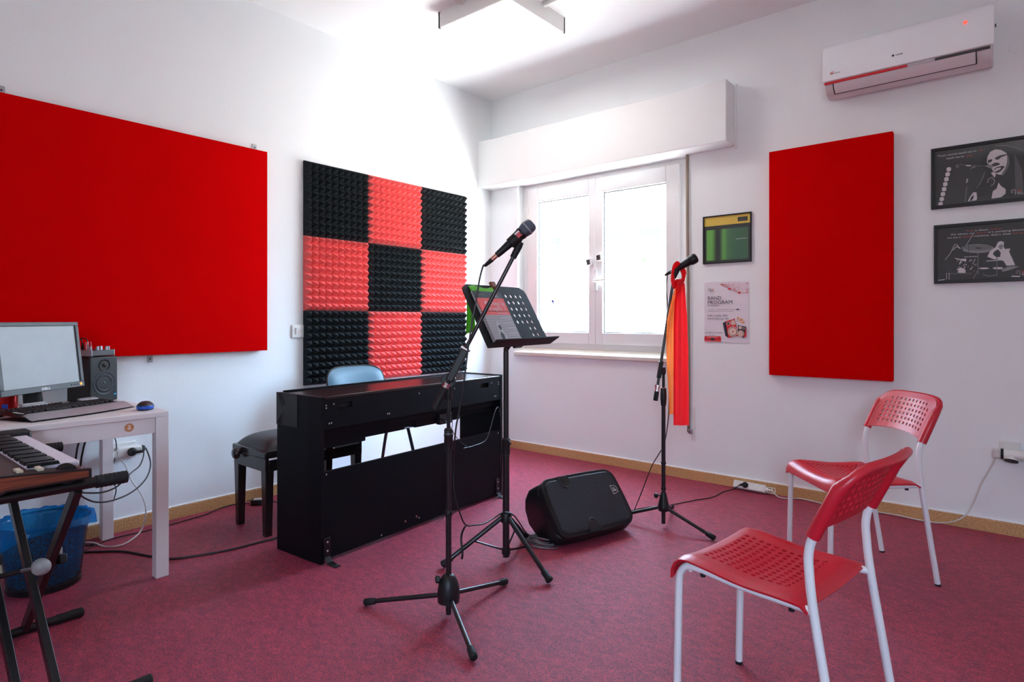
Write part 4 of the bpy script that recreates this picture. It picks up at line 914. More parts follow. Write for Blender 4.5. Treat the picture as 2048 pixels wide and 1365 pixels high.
hv = (((DT0 + DT1) / 2) - ((DB0 + DB1) / 2)); hv = hv - wv_ * hv.dot(wv_); hl = hv.length; hv.normalize(); nv = wv_.cross(hv)
if nv.x < 0: nv = -nv
def dk(u, v, k=0):
    rr = 1 - .03 * max(0, v - .86) / .14 * (abs(2 * u - 1) > .9)
    z = v * hl
    cut = max(0, abs(2 * u - 1) - .90) / .10
    if v > .92: z -= cut ** 3 * .018
    return DB0 + wv_ * (wl * (.5 + (u - .5) * rr)) + hv * z + nv * k
def has(i, j): return 1 <= i <= 10 and 1 <= j <= 7 and not (j <= 2 and 3 <= i <= 8)
DK = perforated(lambda u, v: dk(u, v), 12, 9, (.24, .27), has).build('music_desk', 'desk_black', U, solid=.004, merge=True, smooth=40)
mb = MB(); mb.prism([(0, 0), (0, .003), (.062, .010), (.062, .004)], DB0 - wv_ * .004, nv, hv, wv_ * (wl + .012)); mb.build('ledge', 'desk_black', DK, bevel=.001)
mc = (DB0 + DB1) / 2 + hv * .05 - nv * .004
MB().obox(mc - nv * .012, wv_ * .03, hv * .05, nv * .010).build('desk_bracket', 'black_metal', U, bevel=.003)
MB().tube([(ux, uy, .93), V((ux, uy, .965)), mc - nv * .018], .0125, 14).build('desk_mount', 'black_metal', U)
# spiral-bound book on it
bw, bl = .213, .268
b_o = DB0 + wv_ * .045 + nv * .006 + hv * .006
BK = thing('workbook', 'spiral-bound red and grey music theory workbook on the music stand', 'book', b_o + wv_ * .1)
MB().obox(b_o + wv_ * (bw / 2) + hv * (bl / 2) + nv * .004, wv_ * (bw / 2), hv * (bl / 2), nv * .004).build('pages', 'page', BK, smooth=0)
fr = Frame2(b_o + hv * bl + nv * .0086, wv_, hv); mb = MB()
if fr.n.dot(nv) < 0: fr.n = -fr.n
R4 = lambda x0, y0, x1, y1: [(x0, y0), (x1, y0), (x1, y1), (x0, y1)]
fr.put(mb, R4(0, 0, bw, bl), 0, 3); fr.put(mb, R4(0, 0, bw, .034), 1, 0); fr.put(mb, R4(0, .034, bw, .120), 1, 1); fr.put(mb, R4(0, .102, bw, .1045), 2, 0)
text(mb, fr, 'Starting Up', .062, .072, .024, 3, 2, .138); text(mb, fr, '\u03b8\u03b5\u03c9\u03c1\u03af\u03b1 1', .045, .097, .020, 3, 2, .145, .006)
fr.put(mb, [(.050, .060), (.060, .052), (.060, .068)], 3, 2)
text(mb, fr, '\u0397\u03bb\u03b9\u03ac\u03bd\u03b1 \u0398\u03b5\u03bf\u03b4\u03ce\u03c1\u03bf\u03c5', .014, .018, .006, 2, 4, .06) if False else fr.line(mb, [(.012, .018), (.075, .018)], .003, 2, 4)
logo(mb, fr, .152, .014, .0085, 2, 2, 1, 2)
for q in range(14): fr.line(mb, [(.12 + q * .0055, .113), (.124 + q * .0055, .113)], .003, 3, 2)
random.seed(3)
for q in range(11):
    y0 = .130 + q * .0125; fr.line(mb, [(0, y0), (bw * .4, y0 + .004), (bw, y0 - .006 + q * .001)], .0012, 2, 4)
for q in range(5):
    for k_ in range(9): fr.line(mb, [(.120 + q * .006 + k_ * .008, .138 + q * .026), (.125 + q * .006 + k_ * .008, .137 + q * .026)], .0032, 3, 2)
fr.put(mb, [(.070, .160), (.085, .150), (.100, .172), (.100, .20), (.115, .268), (.05, .268), (.058, .21)], 2, 5)
fr.put(mb, [(.062, .225), (.075, .205), (.092, .22), (.085, .255), (.068, .268)], 3, 0); fr.put(mb, [(.072, .178), (.094, .172), (.097, .19), (.08, .2)], 3, 0)
mb.build('cover', ['ink_darkgrey', 'cover_red', 'white_label', 'cover_grey', 'ink_grey', 'pale_grey'], BK, smooth=0, off=1)
mb = MB()
for q in range(34):
    c = b_o + hv * (.006 + q * (bl - .012) / 33) + wv_ * .001 + nv * .004
    mb.tube([c + (wv_ * math.cos(t) + nv * math.sin(t)) * .0075 + hv * (.0018 * t / 6.28) for t in [2 * PI * k_ / 9 for k_ in range(10)]], .0012, 5, cap=False)
mb.build('spiral_binding', 'dark_grey', BK)
# green lanyard-like cloth over the top of the desk, and the wooden peg
G = thing('green_cloth', 'bright green folded cloth strap hung over the top of the music desk', 'cloth', DB0 + hv * hl + wv_ * .1)
g0 = DB0 + hv * (hl + .002) + wv_ * .052
mb = MB().grid(lambda u, v: g0 + wv_ * (.175 * u) + hv * (.006 * math.sin(u * 7) - (.040 * v if v > .3 else .012)) + nv * (.006 if v > .3 else -.008 + .045 * v) - hv * .004, 16, 8)
mb.build('front_fold', 'green_cloth', G, solid=.003, smooth=60)
MB().grid(lambda u, v: g0 + wv_ * (.012 + .055 * u + .006 * math.sin(v * 5 + u * 3)) - nv * (.012 + .004 * math.sin(u * 9)) - up * (.215 * v - .003) - V((.004 * math.sin(v * 6), 0, 0)), 10, 18).build('hanging_end', 'green_cloth_thin', G, solid=.002, smooth=60)
o = MB().obox(DB0 + hv * (hl + .004) + wv_ * .245 + nv * .004, wv_ * .017, hv * .015, nv * .007)
for q in (-.010, .002, .012): o.obox(DB0 + hv * (hl - .015) + wv_ * (.245 + q) + nv * .006, wv_ * .003, hv * .008, nv * .003)
tag(o.build('peg', 'brown_clip', bevel=.002), 'small brown peg clipped to the top edge of the music desk', 'peg')
# ------------------------------------------------------------------ loudspeaker lying on its side
sa = V((.285, .9585, 0)).normalized(); sn = V((sa.y, -sa.x, 0))      # long axis, and towards the room
so = V((1.905, -1.392, 0)); SL = .235
sp = lambda a, n_, z: so + sa * a + sn * n_ + up * z
PA = thing('loudspeaker', 'black plastic loudspeaker lying on its side on the carpet', 'loudspeaker', so)
sec = [(.092, .055), (.060, .012), (.02, 0), (-.105, .0), (-.185, .045), (-.225, .12), (-.225, .175), (-.19, .232), (-.098, .282)]
fb, ft_ = V((.092, .055)), V((-.098, .282)); fc = (fb + ft_) / 2
ends = [(-SL - .012, .80), (-SL + .002, .93), (-SL + .035, 1.0), (-.08, 1.03), (.08, 1.03), (SL - .035, 1.0), (SL - .002, .93), (SL + .012, .80)]
mb = MB(); n_ = len(sec)
for a, s_ in ends:
    for x, z in sec:
        cx_, cz_ = -.06, .13; q = V((cx_ + (x - cx_) * s_, cz_ + (z - cz_) * s_)); q.y = max(q.y, .001); mb.v.append(sp(a, q.x, q.y))
for i in range(len(ends) - 1):
    for j in range(n_): mb.f.append((i * n_ + j, i * n_ + (j + 1) % n_, (i + 1) * n_ + (j + 1) % n_, (i + 1) * n_ + j)); mb.m.append(0)
mb.f += [tuple(range(n_)), tuple(range((len(ends) - 1) * n_, len(ends) * n_))]; mb.m += [0, 0]
mb.build('cabinet', 'black_plastic', PA, bevel=.012, seg=3, smooth=50)
fu = (sn * (ft_.x - fb.x) + up * (ft_.y - fb.y)).normalized(); fn_ = sa.cross(fu) if sa.cross(fu).dot(sn) > 0 else -sa.cross(fu); fh = (ft_ - fb).length
FC = sp(0, fc.x, fc.y)
def outline(w, h, r, bul, n=14):
    pts = []
    for x, y in rrect(w, h, r, 8): pts.append((x, y))
    dens = []
    for (x0, y0), (x1, y1) in zip(pts, pts[1:] + pts[:1]):
        k = max(1, int(math.hypot(x1 - x0, y1 - y0) / .02))
        for q in range(k): dens.append((x0 + (x1 - x0) * q / k, y0 + (y1 - y0) * q / k))
    return [(x * (1 + bul * (1 - (2 * y / h) ** 2)), y * (1 + bul * 1.2 * (1 - (2 * x / w) ** 2))) for x, y in dens]
def notched(pts, notches):
    return pts
FP = lambda x, y, k: FC + sa * x + fu * y + fn_ * k
outer = outline(2 * SL + .01, fh + .012, .055, .03); inner = outline(2 * SL - .035, fh - .034, .035, .03)
mb = MB(); a_ = [FP(x, y, -.02) for x, y in outer]; b_ = [FP(x, y, .012) for x, y in outer]; k = len(outer)
mb.add(a_ + b_ + [FP(x * .985, y * .975, .018) for x, y in outer], [(i, (i + 1) % k, (i + 1) % k + k, i + k) for i in range(k)] + [(i + k, (i + 1) % k + k, (i + 1) % k + 2 * k, i + 2 * k) for i in range(k)] + [tuple(range(2 * k, 3 * k))])
bf = mb.build('front_baffle', 'black_plastic', PA, smooth=35)
mb = MB(); k = len(inner)
mb.add([FP(x, y, .0185) for x, y in inner] + [FP(x * .985, y * .98, .023) for x, y in inner] + [FP(0, 0, .026)], [(i, (i + 1) % k, (i + 1) % k + k, i + k) for i in range(k)] + [(i + k, (i + 1) % k + k, 2 * k) for i in range(k)])
gr = mb.build('grille', 'grille', PA, smooth=35)
MB().tube([FP(x * 1.004, y * 1.006, .0195) for x, y in inner + inner[:1]], .0032, 6, cap=False).build('trim_ring', 'black_plastic', bf)
for sg, xo in ((1, -.095), (-1, -.035)):   # finger grips cut into both long edges
    yb = sg * (fh / 2 + .004); mb = MB()
    V4 = [(xo - .032, yb), (xo - .015, yb - sg * .056), (xo + .015, yb - sg * .056), (xo + .032, yb)]
    mb.tube(spline([FP(x, y, .0235) for x, y in V4], 6), .0052, 8)
    gp = mb.build('grip', 'black_plastic', PA)
    MB().add([FP(x, y, .0265) for x, y in V4], [(0, 1, 2, 3)]).build('grip_recess', 'ink_black', gp, smooth=0)
    for q in (-.010, 0, .010): MB().tube([FP(xo + q * 1.4, yb - sg * .003, .0268), FP(xo + q * .7, yb - sg * .046, .0268)], .0016, 6).build('rib', 'black_plastic', gp)
for x, y in [(-SL + .012, .06), (-SL + .012, -.06), (SL - .012, .06), (SL - .012, -.06), (-.17, fh / 2 - .007), (.03, fh / 2 + .002), (.15, fh / 2 - .004), (-.17, -fh / 2 + .007), (.06, -fh / 2 - .001), (.16, -fh / 2 + .005)]:
    MB().lathe([(.0045, 0), (.004, .002), (0, .001)], FP(x, y, .0175), fn_, n=10).build('screw', 'ink_black', bf)
mb = MB(); bx_, by_ = SL - .045, .030
rot = lambda x, y: FP(bx_ - y, by_ + x, .0268) 
mb.add([rot(-.026, .019), rot(.026, .019), rot(.016, -.019), rot(-.016, -.019)], [(0, 1, 2, 3)], 1)
mb.add([rot(-.023, .0165) + fn_ * .0004, rot(.023, .0165) + fn_ * .0004, rot(.0145, -.0165) + fn_ * .0004, rot(-.0145, -.0165) + fn_ * .0004], [(0, 1, 2, 3)], 0)
for x0, y0, x1, y1 in ((-.008, .009, -.002, -.010), (.002, .009, .010, .003), (.002, -.001, .008, -.005), (-.010, .011, -.004, .006)):
    mb.add([rot(x0, y0) + fn_ * .0008, rot(x1, y0) + fn_ * .0008, rot(x1, y1) + fn_ * .0008, rot(x0, y1) + fn_ * .0008], [(0, 1, 2, 3)], 1)
mb.build('badge', ['ink_black', 'white_label'], gr, smooth=0, off=1)
MB().grid(lambda u, v: sp(-SL - .006 - .004 * math.sin(u * PI), -.06 + .04 * (u - .5), .04 + .12 * v), 5, 2).build('handle_recess', 'dark_grey', PA, smooth=60)

# ------------------------------------------------------------------ desk on the left with its things
TZ = .708
T = thing('desk_table', 'white four-legged table along the left wall, carrying the computer', 'table', (.42, -3.55, 0))
tx0, tx1, ty0, ty1 = .045, .778, -4.20, -2.942
MB().box(tx0, tx1, ty0, ty1, TZ - .022, TZ).build('tabletop', 'table_white', T, bevel=.002)
mb = MB().box(tx1 - .022, tx1 - .006, ty0 + .05, ty1 - .052, TZ - .088, TZ - .023).box(tx0 + .006, tx0 + .022, ty0 + .05, ty1 - .052, TZ - .088, TZ - .023).box(tx0 + .05, tx1 - .05, ty1 - .024, ty1 - .008, TZ - .088, TZ - .023)
ap = mb.build('apron', 'table_white', T, bevel=.001)
for x in (tx0, tx1 - .047):
    for y in (ty0, ty1 - .050): MB().box(x, x + .047, y, y + .050, 0, TZ - .0225).build('leg', 'table_white', T, bevel=.002)
mb = MB().lathe([(.017, 0), (.017, .0006)], (tx1 - .0058, -3.092, TZ - .052), (1, 0, 0), n=24); sk = mb.build('sticker', 'orange_sticker', ap, smooth=0)
fr = Frame2((tx1 - .005, -3.109, TZ - .035), (0, 1, 0), (0, 0, 1)); mb = MB()
for pts in (disc(.017, .011, .005, 12), [(.011, .016), (.023, .016), (.021, .027), (.013, .027)], [(.008, .020), (.012, .018), (.011, .026)], [(.023, .018), (.027, .021), (.022, .026)]): fr.put(mb, pts, 1, 0)
mb.build('sticker_figure', 'ink_cream', sk, smooth=0)
# monitor
a_, b_ = V((.318, -3.125, .80)), V((.574, -3.466, .80)); mr = (a_ - b_).normalized(); mn = mr.cross(up); tl = .117; mu = (up - mn * tl).normalized(); mn = mr.cross(mu); mw = (a_ - b_).length; mh = .293
D_ = thing('monitor', 'dark grey flat computer monitor with an unlit dusty screen', 'monitor', (.2, -3.32, TZ))
mp = lambda x, y, k=0: b_ + mr * x + mu * y + mn * k
mb = MB()
def mbx(mb, x0, x1, y0, y1, k0, k1, m=0): return mb.obox(mp((x0 + x1) / 2, (y0 + y1) / 2, (k0 + k1) / 2), mr * ((x1 - x0) / 2), mu * ((y1 - y0) / 2), mn * ((k1 - k0) / 2), m)
mbx(mb, 0, mw, 0, .024, -.03, 0); mbx(mb, 0, mw, mh - .017, mh, -.03, 0); mbx(mb, 0, .018, .024, mh - .017, -.03, 0); mbx(mb, mw - .018, mw, .024, mh - .017, -.03, 0)
bz = mb.build('bezel', 'monitor_shell', D_, bevel=.002)
mb = MB(); mbx(mb, .01, mw - .01, .01, mh - .01, -.05, -.012); mb.build('casing', 'black_plastic', D_, bevel=.01)
mb = MB(); mbx(mb, .017, mw - .017, .023, mh - .016, -.010, -.006); mb.build('screen', 'screen', D_, smooth=0)
fr = Frame2(mp(mw / 2 - .022, .016, .0006), mr, mu); mb = MB(); text(mb, fr, 'DELL', 0, .009, .0095, 0, 0, .044, .03); mb.build('lettering', 'white_label', bz, smooth=0)
for x in (mw - .075, mw - .058, mw - .041): MB().lathe([(.0045, 0), (.004, .002), (0, .0022)], mp(x, .012, 0), mn, n=12).build('button', 'black_plastic', bz)
MB().lathe([(.006, 0), (.005, .002), (0, .0025)], mp(mw - .022, .012, 0), mn, n=14).build('power_button', 'led_orange', bz)
nb = mp(mw * .48, .10, -.055); nb2 = V((.385, -3.325, TZ + .012))
MB().tube([nb, nb2], [.03, .035], 12, flat=.5).build('neck', 'black_plastic', D_)
MB().lathe([(.085, 0), (.085, .006), (.075, .014), (.03, .020), (0, .020)], (.385, -3.325, TZ), n=32).build('base', 'black_plastic', D_, smooth=40)
# keyboard of the computer
f0, f1 = V((.700, -3.395, TZ)), V((.545, -2.998, TZ)); kr = (f1 - f0).normalized(); kb_ = V((-kr.y, kr.x, 0)); kb_ = kb_ if kb_.x < 0 else -kb_; kl = (f1 - f0).length
KB = thing('computer_keyboard', 'wide black computer keyboard with a silver palm rest on the desk', 'keyboard', (f0 + f1) / 2)
kp = lambda x, y, z: f0 + kr * x + kb_ * y + up * z
def body(u, v):
    x = kl * u; y = .205 * v; cur = .022 * math.sin(PI * u)
    return kp(x * 1.02 - .004 + (.012 if v > .9 else 0) * (1 - 2 * u), y - cur * (1 - v) * 1.0 + .01 * math.sin(PI * u) * v, max(.0025, .004 + .018 * min(1, v * 4) + .010 * v - .018 * (max(0, v - .93) / .07) - .010 * (max(0, abs(2 * u - 1) - .95) / .05)))
mb = MB().grid(body, 25, 25); mb.grid(lambda u, v: body(u, v) * 1 if False else V((body(u, v).x, body(u, v).y, TZ + .002)), 9, 9); mb.build('body', 'black_plastic', KB, smooth=60)
def rest(u, v):
    p = V(body(.005 + .99 * u, .30 * v)); return p + up * (.0025 + .005 * math.sin(PI * v))
MB().grid(rest, 25, 9).build('palm_rest', 'silver_plastic', KB, smooth=60)
krow = 0
for j in range(6):
    y = .075 + j * .0195 + (.006 if j == 5 else 0); x = .022 + (.006 * j if j < 4 else 0) * 0
    ws = {0: [.022, .020, .022, .105, .022, .020, .022], 5: [.014] * 16}.get(j, [.019] * 15)
    for i, w in enumerate(ws + ([.019] * 3 if j in (0, 1, 2, 3, 4) else [])):
        if x + w > kl - .012: break
        u = (x + w / 2) / kl; p = V(body(min(.98, u), y / .205))
        c = p + up * .005; 
        MB().obox(c, kr * (w / 2 - .0015), (kb_ * .0078 + up * .0005), up * .004).build('key', 'black_plastic', KB, bevel=.002, seg=1) if krow < 96 else None
        krow += 1; x += w + .0015
p = V(body(.30, .93)) + up * .012
MB().obox(p, kr * .050, kb_ * .014 + up * .003, up * .004).build('media_panel', 'silver_plastic', KB, bevel=.002)
for q in range(6): MB().obox(p + up * .005 + kr * (-.036 + q * .0145), kr * .0055, kb_ * .006 + up * .001, up * .001).build('media_key', 'white_label', KB, bevel=.001)
p = V(body(.86, .95)) + up * .010; MB().obox(p, kr * .040, kb_ * .012 + up * .003, up * .004).build('media_panel', 'silver_plastic', KB, bevel=.002)
for q in range(4): MB().obox(V(body(.045, .40 + q * .07)) + up * .002, kr * .005, kb_ * .004, up * .0012).build('indicator_key', 'white_label', KB, bevel=.001)
# mouse
MO = thing('computer_mouse', 'black and blue computer mouse at the corner of the desk', 'mouse', (.665, -2.99, TZ))
md_ = V((-.90, .43, 0)); me_ = V((.43, .90, 0)); mc_ = V((.655, -2.992, TZ))
def egg(sc, z0, z1, pw=.5):
    def fn(u, v):
        t = 2 * PI * v; r_ = math.sqrt(max(0, 1 - u * u)); x = math.cos(t) * r_ * .050 * sc; y = math.sin(t) * r_ * .033 * sc
        return mc_ + md_ * x + me_ * y + up * (z0 + (z1 - z0) * u)
    return fn
MB().grid(egg(1.0, .012, .038), 10, 24, cv=True).build('top_shell', 'mouse_black', MO, smooth=60)
MB().grid(lambda u, v: egg(1.0 + .02 * math.sin(u * PI), .0, .0)(0, v) + up * (.006 + .014 * u), 5, 24, cv=True).build('side_band', 'mouse_blue', MO, smooth=60)
MB().grid(lambda u, v: egg(.92 + .08 * u, 0, 0)(0, v) + up * (.001 + .006 * u), 3, 24, cv=True).build('base', 'black_plastic', MO, smooth=60)
# studio monitor speaker, mixer on top, can, small dark box
mn2 = V((.93, .37, 0)).normalized(); mr2 = V((-mn2.y, mn2.x, 0)); sc_ = V((0.208, -3.018, 0.925)); sc_.z = TZ
SP = thing('studio_speaker', 'small black studio monitor speaker on the desk behind the keyboard', 'speaker', sc_ - mn2 * .07)
q_ = lambda x, y, k=0: sc_ + mr2 * x + up * y + mn2 * k
MB().obox(q_(0, .108, -.075), mr2 * .071, up * .108, mn2 * .075).build('cabinet', 'black_plastic', SP, bevel=.006, seg=3)
MB().lathe([(.056, 0), (.054, .0015), (.044, -.004), (.042, .001), (.038, .004), (.035, .001), (.020, -.010), (.017, -.004), (0, .001)], q_(.002, .088, .001), mn2, n=36, cap=False).build('woofer', 'speaker_cone', SP, smooth=50)
MB().lathe([(.029, 0), (.027, .0015), (.016, -.004), (.012, -.002), (.008, .003), (0, .005)], q_(.002, .174, .001), mn2, n=28, cap=False).build('tweeter', 'black_plastic', SP, smooth=50)
MB().obox(q_(.056, .030, .001), mr2 * .006, up * .0035, mn2 * .001).build('power_light', 'led_blue', SP)
MB().tube(spline([q_(.071, .03, -.06), q_(.088, .034, -.05), q_(.094, .030, -.05), q_(.092, .008, -.05), q_(.08, .004, -.05)], 6), .0022, 7).build('side_cable', 'cable_black', SP)
MX = thing('audio_mixer', 'tiny silver-grey audio mixer on top of the studio speaker', 'mixer', q_(-.01, .217, -.06))
m_ = lambda x, y, k: q_(.002 + x * .84, .217 + y, -.070 + k)
MB().obox(m_(0, .016, 0), mr2 * .054, up * .013, mn2 * .062).build('body', 'dark_grey', MX, bevel=.002)
for s_ in (-1, 1): MB().obox(m_(s_ * .067, .016, 0), mr2 * .003, up * .015, mn2 * .064).build('side_cheek', 'silver_plastic', MX, bevel=.002)
for x, k in ((-.045, .03), (-.02, .045), (.005, .04), (.03, .05), (.048, .045), (.022, .01), (.045, .0)): MB().lathe([(.006, 0), (.0055, .016), (.0045, .018), (0, .018)], m_(x, .029, k), n=14).build('knob', 'silver_plastic', MX)
for x, k, c in ((-.040, -.01, 'red_label'), (-.048, -.02, 'black_rubber'), (.0, -.02, 'red_label'), (-.008, -.03, 'white_label')):
    MB().lathe([(.0055, 0), (.0055, .016), (.003, .036), (.0025, .04)], m_(x, .029, k), n=12).build('phono_plug', c, MX)
for x, k, e_ in ((-.048, -.02, -.13), (-.008, -.03, -.15)):
    MB().tube(spline([m_(x, .066, k), m_(x - .003, .082, k - .01), m_(x - .012, .082, k - .05), m_(x - .03, .055, k - .10), m_(x - .05, -.02, k - .11)], 6), .0026, 7).build('phono_cable', 'cable_black', MX)
cc = V((0.257, -3.386, 0.71)); cc.z = TZ
CN = thing('drink_can', 'red drink can standing behind the monitor on the desk', 'can', cc)
MB().lathe([(.024, 0), (.0265, .004), (.0265, .006), (.033, .014), (.033, .100), (.027, .113), (.0265, .115)], cc, n=28).build('body', 'can_red', CN, smooth=40)
MB().lathe([(.0268, .113), (.0275, .116), (.026, .117), (.024, .113), (0, .113)], cc, n=28, cap=False).build('lid', 'chrome', CN)
MB().obox(cc + V((.028, -.017, .024)), V((.005, .0088, 0)), up * .009, V((.002, -.001, 0))).build('label_patch', 'mouse_blue', CN)
o = MB().obox((.42, -3.50, TZ + .016), (.03, .06, 0), (-.05, .025, 0), (0, 0, .0155)).build('headset_case', 'black_plastic', bevel=.012, seg=3); tag(o, 'low black rounded case at the left end of the desk', 'case')

# ------------------------------------------------------------------ synthesizer keyboard on its X stand
Y = thing('synthesizer', 'synthesizer keyboard with a wood-effect end cheek on the X stand', 'synthesizer', (1.17, -3.65, .645))
sy1 = -3.445; sy0 = -3.80; sx0, sx1 = .80, 1.553
mb = MB(); mb.prism([(sy0, .648), (sy1, .648), (sy1, .674), (sy1 - .06, .680), (sy0 + .06, .700), (sy0, .700)], (sx0, 0, 0), (0, 1, 0), (0, 0, 1), (sx1 - sx0, 0, 0)); mb.build('body', 'brown_panel', Y, bevel=.002)
ck = MB().prism([(sy0 - .004, .645), (sy0 + .16, .645), (sy0 + .175, .652), (sy1 - .02, .652), (sy1 - .004, .652), (sy1 + .004, .652), (sy1 + .004, .679), (sy1 - .05, .684), (sy0 + .05, .704), (sy0 - .004, .704)], (sx1, 0, 0), (0, 1, 0), (0, 0, 1), (.012, 0, 0)).build('end_cheek', 'black_plastic', Y, bevel=.001)
MB().prism([(sy0 + .004, .650), (sy0 + .15, .650), (sy0 + .17, .657), (sy1 - .004, .657), (sy1 - .004, .674), (sy1 - .05, .679), (sy0 + .05, .699), (sy0 + .004, .699)], (sx1 + .012, 0, 0), (0, 1, 0), (0, 0, 1), (.0025, 0, 0)).build('wood_inlay', 'cheek_wood', ck, smooth=0)
MB().box(sx0 - .002, sx0 + .075, sy0, sy1 + .012, .645, .705).build('end_block', 'black_plastic', Y, bevel=.008)
nk = 29; kx0, kx1 = sx0 + .077, sx1 - .075; kw = (kx1 - kx0) / nk
for i in range(nk):
    x = kx0 + i * kw
    MB().box(x + .0005, x + kw - .0005, sy1 - .125, sy1 - .004, .668, .690).build('white_key', 'white_keys', Y, bevel=.001, seg=1)
for i in range(nk):
    if (i % 7) in (0, 1, 3, 4, 5):
        x = kx0 + (i + 1) * kw; MB().prism([(sy1 - .125, .69), (sy1 - .050, .69), (sy1 - .054, .700), (sy1 - .125, .7015)], (x - .006, 0, 0), (0, 1, 0), (0, 0, 1), (.012, 0, 0)).build('black_key', 'black_keys', Y, bevel=.001, seg=1)
for y in (sy1 - .035,):
    MB().lathe([(.026, -.007), (.026, .007)], (sx1 - .04, y - .01, .668), (1, 0, 0), n=28).build('pitch_wheel', 'black_rubber', Y, smooth=40)
    MB().lathe([(.026, -.007), (.026, .007)], (sx1 - .018, y - .012, .667), (1, 0, 0), n=28).build('pitch_wheel', 'black_rubber', Y, smooth=40)
for x, y in ((sx1 - .03, sy1 - .105), (sx1 - .055, sy1 - .105), (sx1 - .03, sy1 - .15), (sx1 - .055, sy1 - .15), (sx1 - .03, sy1 - .20), (sx1 - .055, sy1 - .205)): MB().box(x - .010, x + .010, y - .007, y + .007, .679 + (sy1 - y) * .068, .687 + (sy1 - y) * .068).build('panel_button', 'cream_button', Y, bevel=.002)
for x, y in ((sx1 - .02, sy1 - .012), (sx1 - .035, sy1 - .008)): MB().lathe([(.003, 0), (.002, .002), (0, .0022)], (x, y, .674), n=8).build('panel_dot', 'white_label', Y)
for i in range(9): MB().lathe([(.006, 0), (.005, .012), (0, .012)], (sx0 + .10 + i * .055, sy0 + .11, .700), n=12).build('knob', 'cream_button', Y)

X = thing('keyboard_stand', 'black double-braced X keyboard stand under the synthesizer', 'keyboard stand', (1.22, -3.6, 0))
def grip(mb_name, p, q):
    p, q = V(p), V(q); d = (q - p).normalized(); prof = [(.0165, 0)]
    L_ = (q - p).length
    k = int(L_ / .011)
    for i in range(k): prof += [(.0185, .0008 + i * .011), (.0185, .0075 + i * .011), (.0172, .009 + i * .011)]
    return prof + [(.0185, L_ - .002), (.0150, L_)], p, d
for x in (.85, 1.52):
    ar = MB().cyl((x, -3.98, .628), (x, -3.36, .628), .0155, n=16).build('top_arm', 'black_metal', X)
    pr, p, d = grip('', (x, -3.42, .628), (x, -3.338, .628)); MB().lathe(pr, p, d, n=18).build('arm_grip', 'black_rubber', ar, smooth=30)
for x in (.916, 1.575):
    ar = MB().cyl((x, -3.98, .0165), (x, -3.33, .0165), .0150, n=16).build('floor_bar', 'black_metal', X)
    MB().lathe([(.0160, 0), (.0165, .002), (.0165, .078), (.013, .082)], (x, -3.372, .0168), (0, 1, 0), n=18).build('end_cap', 'black_rubber', ar)
def flat(p, q, wd, tk):
    p, q = V(p), V(q); d = (q - p) / 2; n_ = V((0, 1, 0)); w_ = d.normalized().cross(n_)
    return MB().obox((p + q) / 2, d, w_ * wd / 2, n_ * tk / 2)
lg = flat((1.515, -3.462, .618), (.920, -3.462, .025), .034, .020).build('leg', 'black_metal', X, bevel=.002)
for y in (-3.512, -3.595): flat((.855, y, .618), (1.570, y, .025), .034, .020).build('leg', 'black_metal', X, bevel=.002)
pv = V((1.213, -3.50, .322))
MB().cyl(pv - V((0, .12, 0)), pv + V((0, .06, 0)), .008, n=12).build('pivot_bolt', 'black_metal', X)
MB().obox(pv + V((.012, .065, .012)), (.045, 0, .012), (0, .010, 0), (-.004, 0, .014)).build('lock_lever', 'black_plastic', X, bevel=.003)
MB().obox(pv + V((-.04, .078, .022)), (.012, 0, .004), (0, .004, 0), (-.003, 0, .010)).build('lever_tip', 'pale_grey', X, bevel=.001)
kc = V((1.342, -3.509, 0.362)); kd = V((.85, -.45, 0)).normalized()
MB().cyl(pv + V((0, -.03, 0)), kc, .006, n=10).build('knob_shaft', 'steel', X)
MB().lathe([(.006, -.015), (.020, -.013), (.0255, -.003), (.023, .007), (.015, .015), (0, .018)], kc, kd, n=24).build('lock_knob', 'knob_grey', X, smooth=50)
fr = Frame2((.0, 0, 0), (0, 1, 0), (0, 0, 1))
p = V((1.0, -3.500, .50)); dl = (V((1.570, 0, .025)) - V((.855, 0, .618))).normalized()
c_ = V((.900, -3.5015, .5807)) + dl * .0; 
st_ = MB().obox(V((.905, -3.5012, .5765)) , dl * .022, V((dl.z, 0, -dl.x)) * .014, (0, .0008, 0)).build('maker_label', 'white_label', X)

# ------------------------------------------------------------------ waste bin with a blue bag
bc = V((.478, -3.31, 0))
BN = thing('waste_bin', 'dark wire-mesh waste bin lined with a blue plastic bag, under the desk', 'bin', bc)
rr = lambda z: .123 + .032 * z / .27
MB().grid(lambda u, v: bc + V((math.cos(2 * PI * u) * rr(.02 + .25 * v), math.sin(2 * PI * u) * rr(.02 + .25 * v), .02 + .25 * v)), 40, 8, cu=True).build('mesh_wall', 'bin_mesh', BN, smooth=60)
MB().lathe([(.0, .004), (.124, .002), (.127, .004), (.127, .022), (.122, .024)], bc, n=36, cap=False).build('base', 'black_metal', BN)
MB().tube([bc + V((math.cos(2 * PI * i / 40) * .156, math.sin(2 * PI * i / 40) * .156, .27)) for i in range(41)], .0042, 8, cap=False).build('rim', 'black_metal', BN)
random.seed(5)
wob = [random.uniform(-1, 1) for _ in range(24)]
def w_(u, k): return math.sin(2 * PI * u * k[0] + k[1])
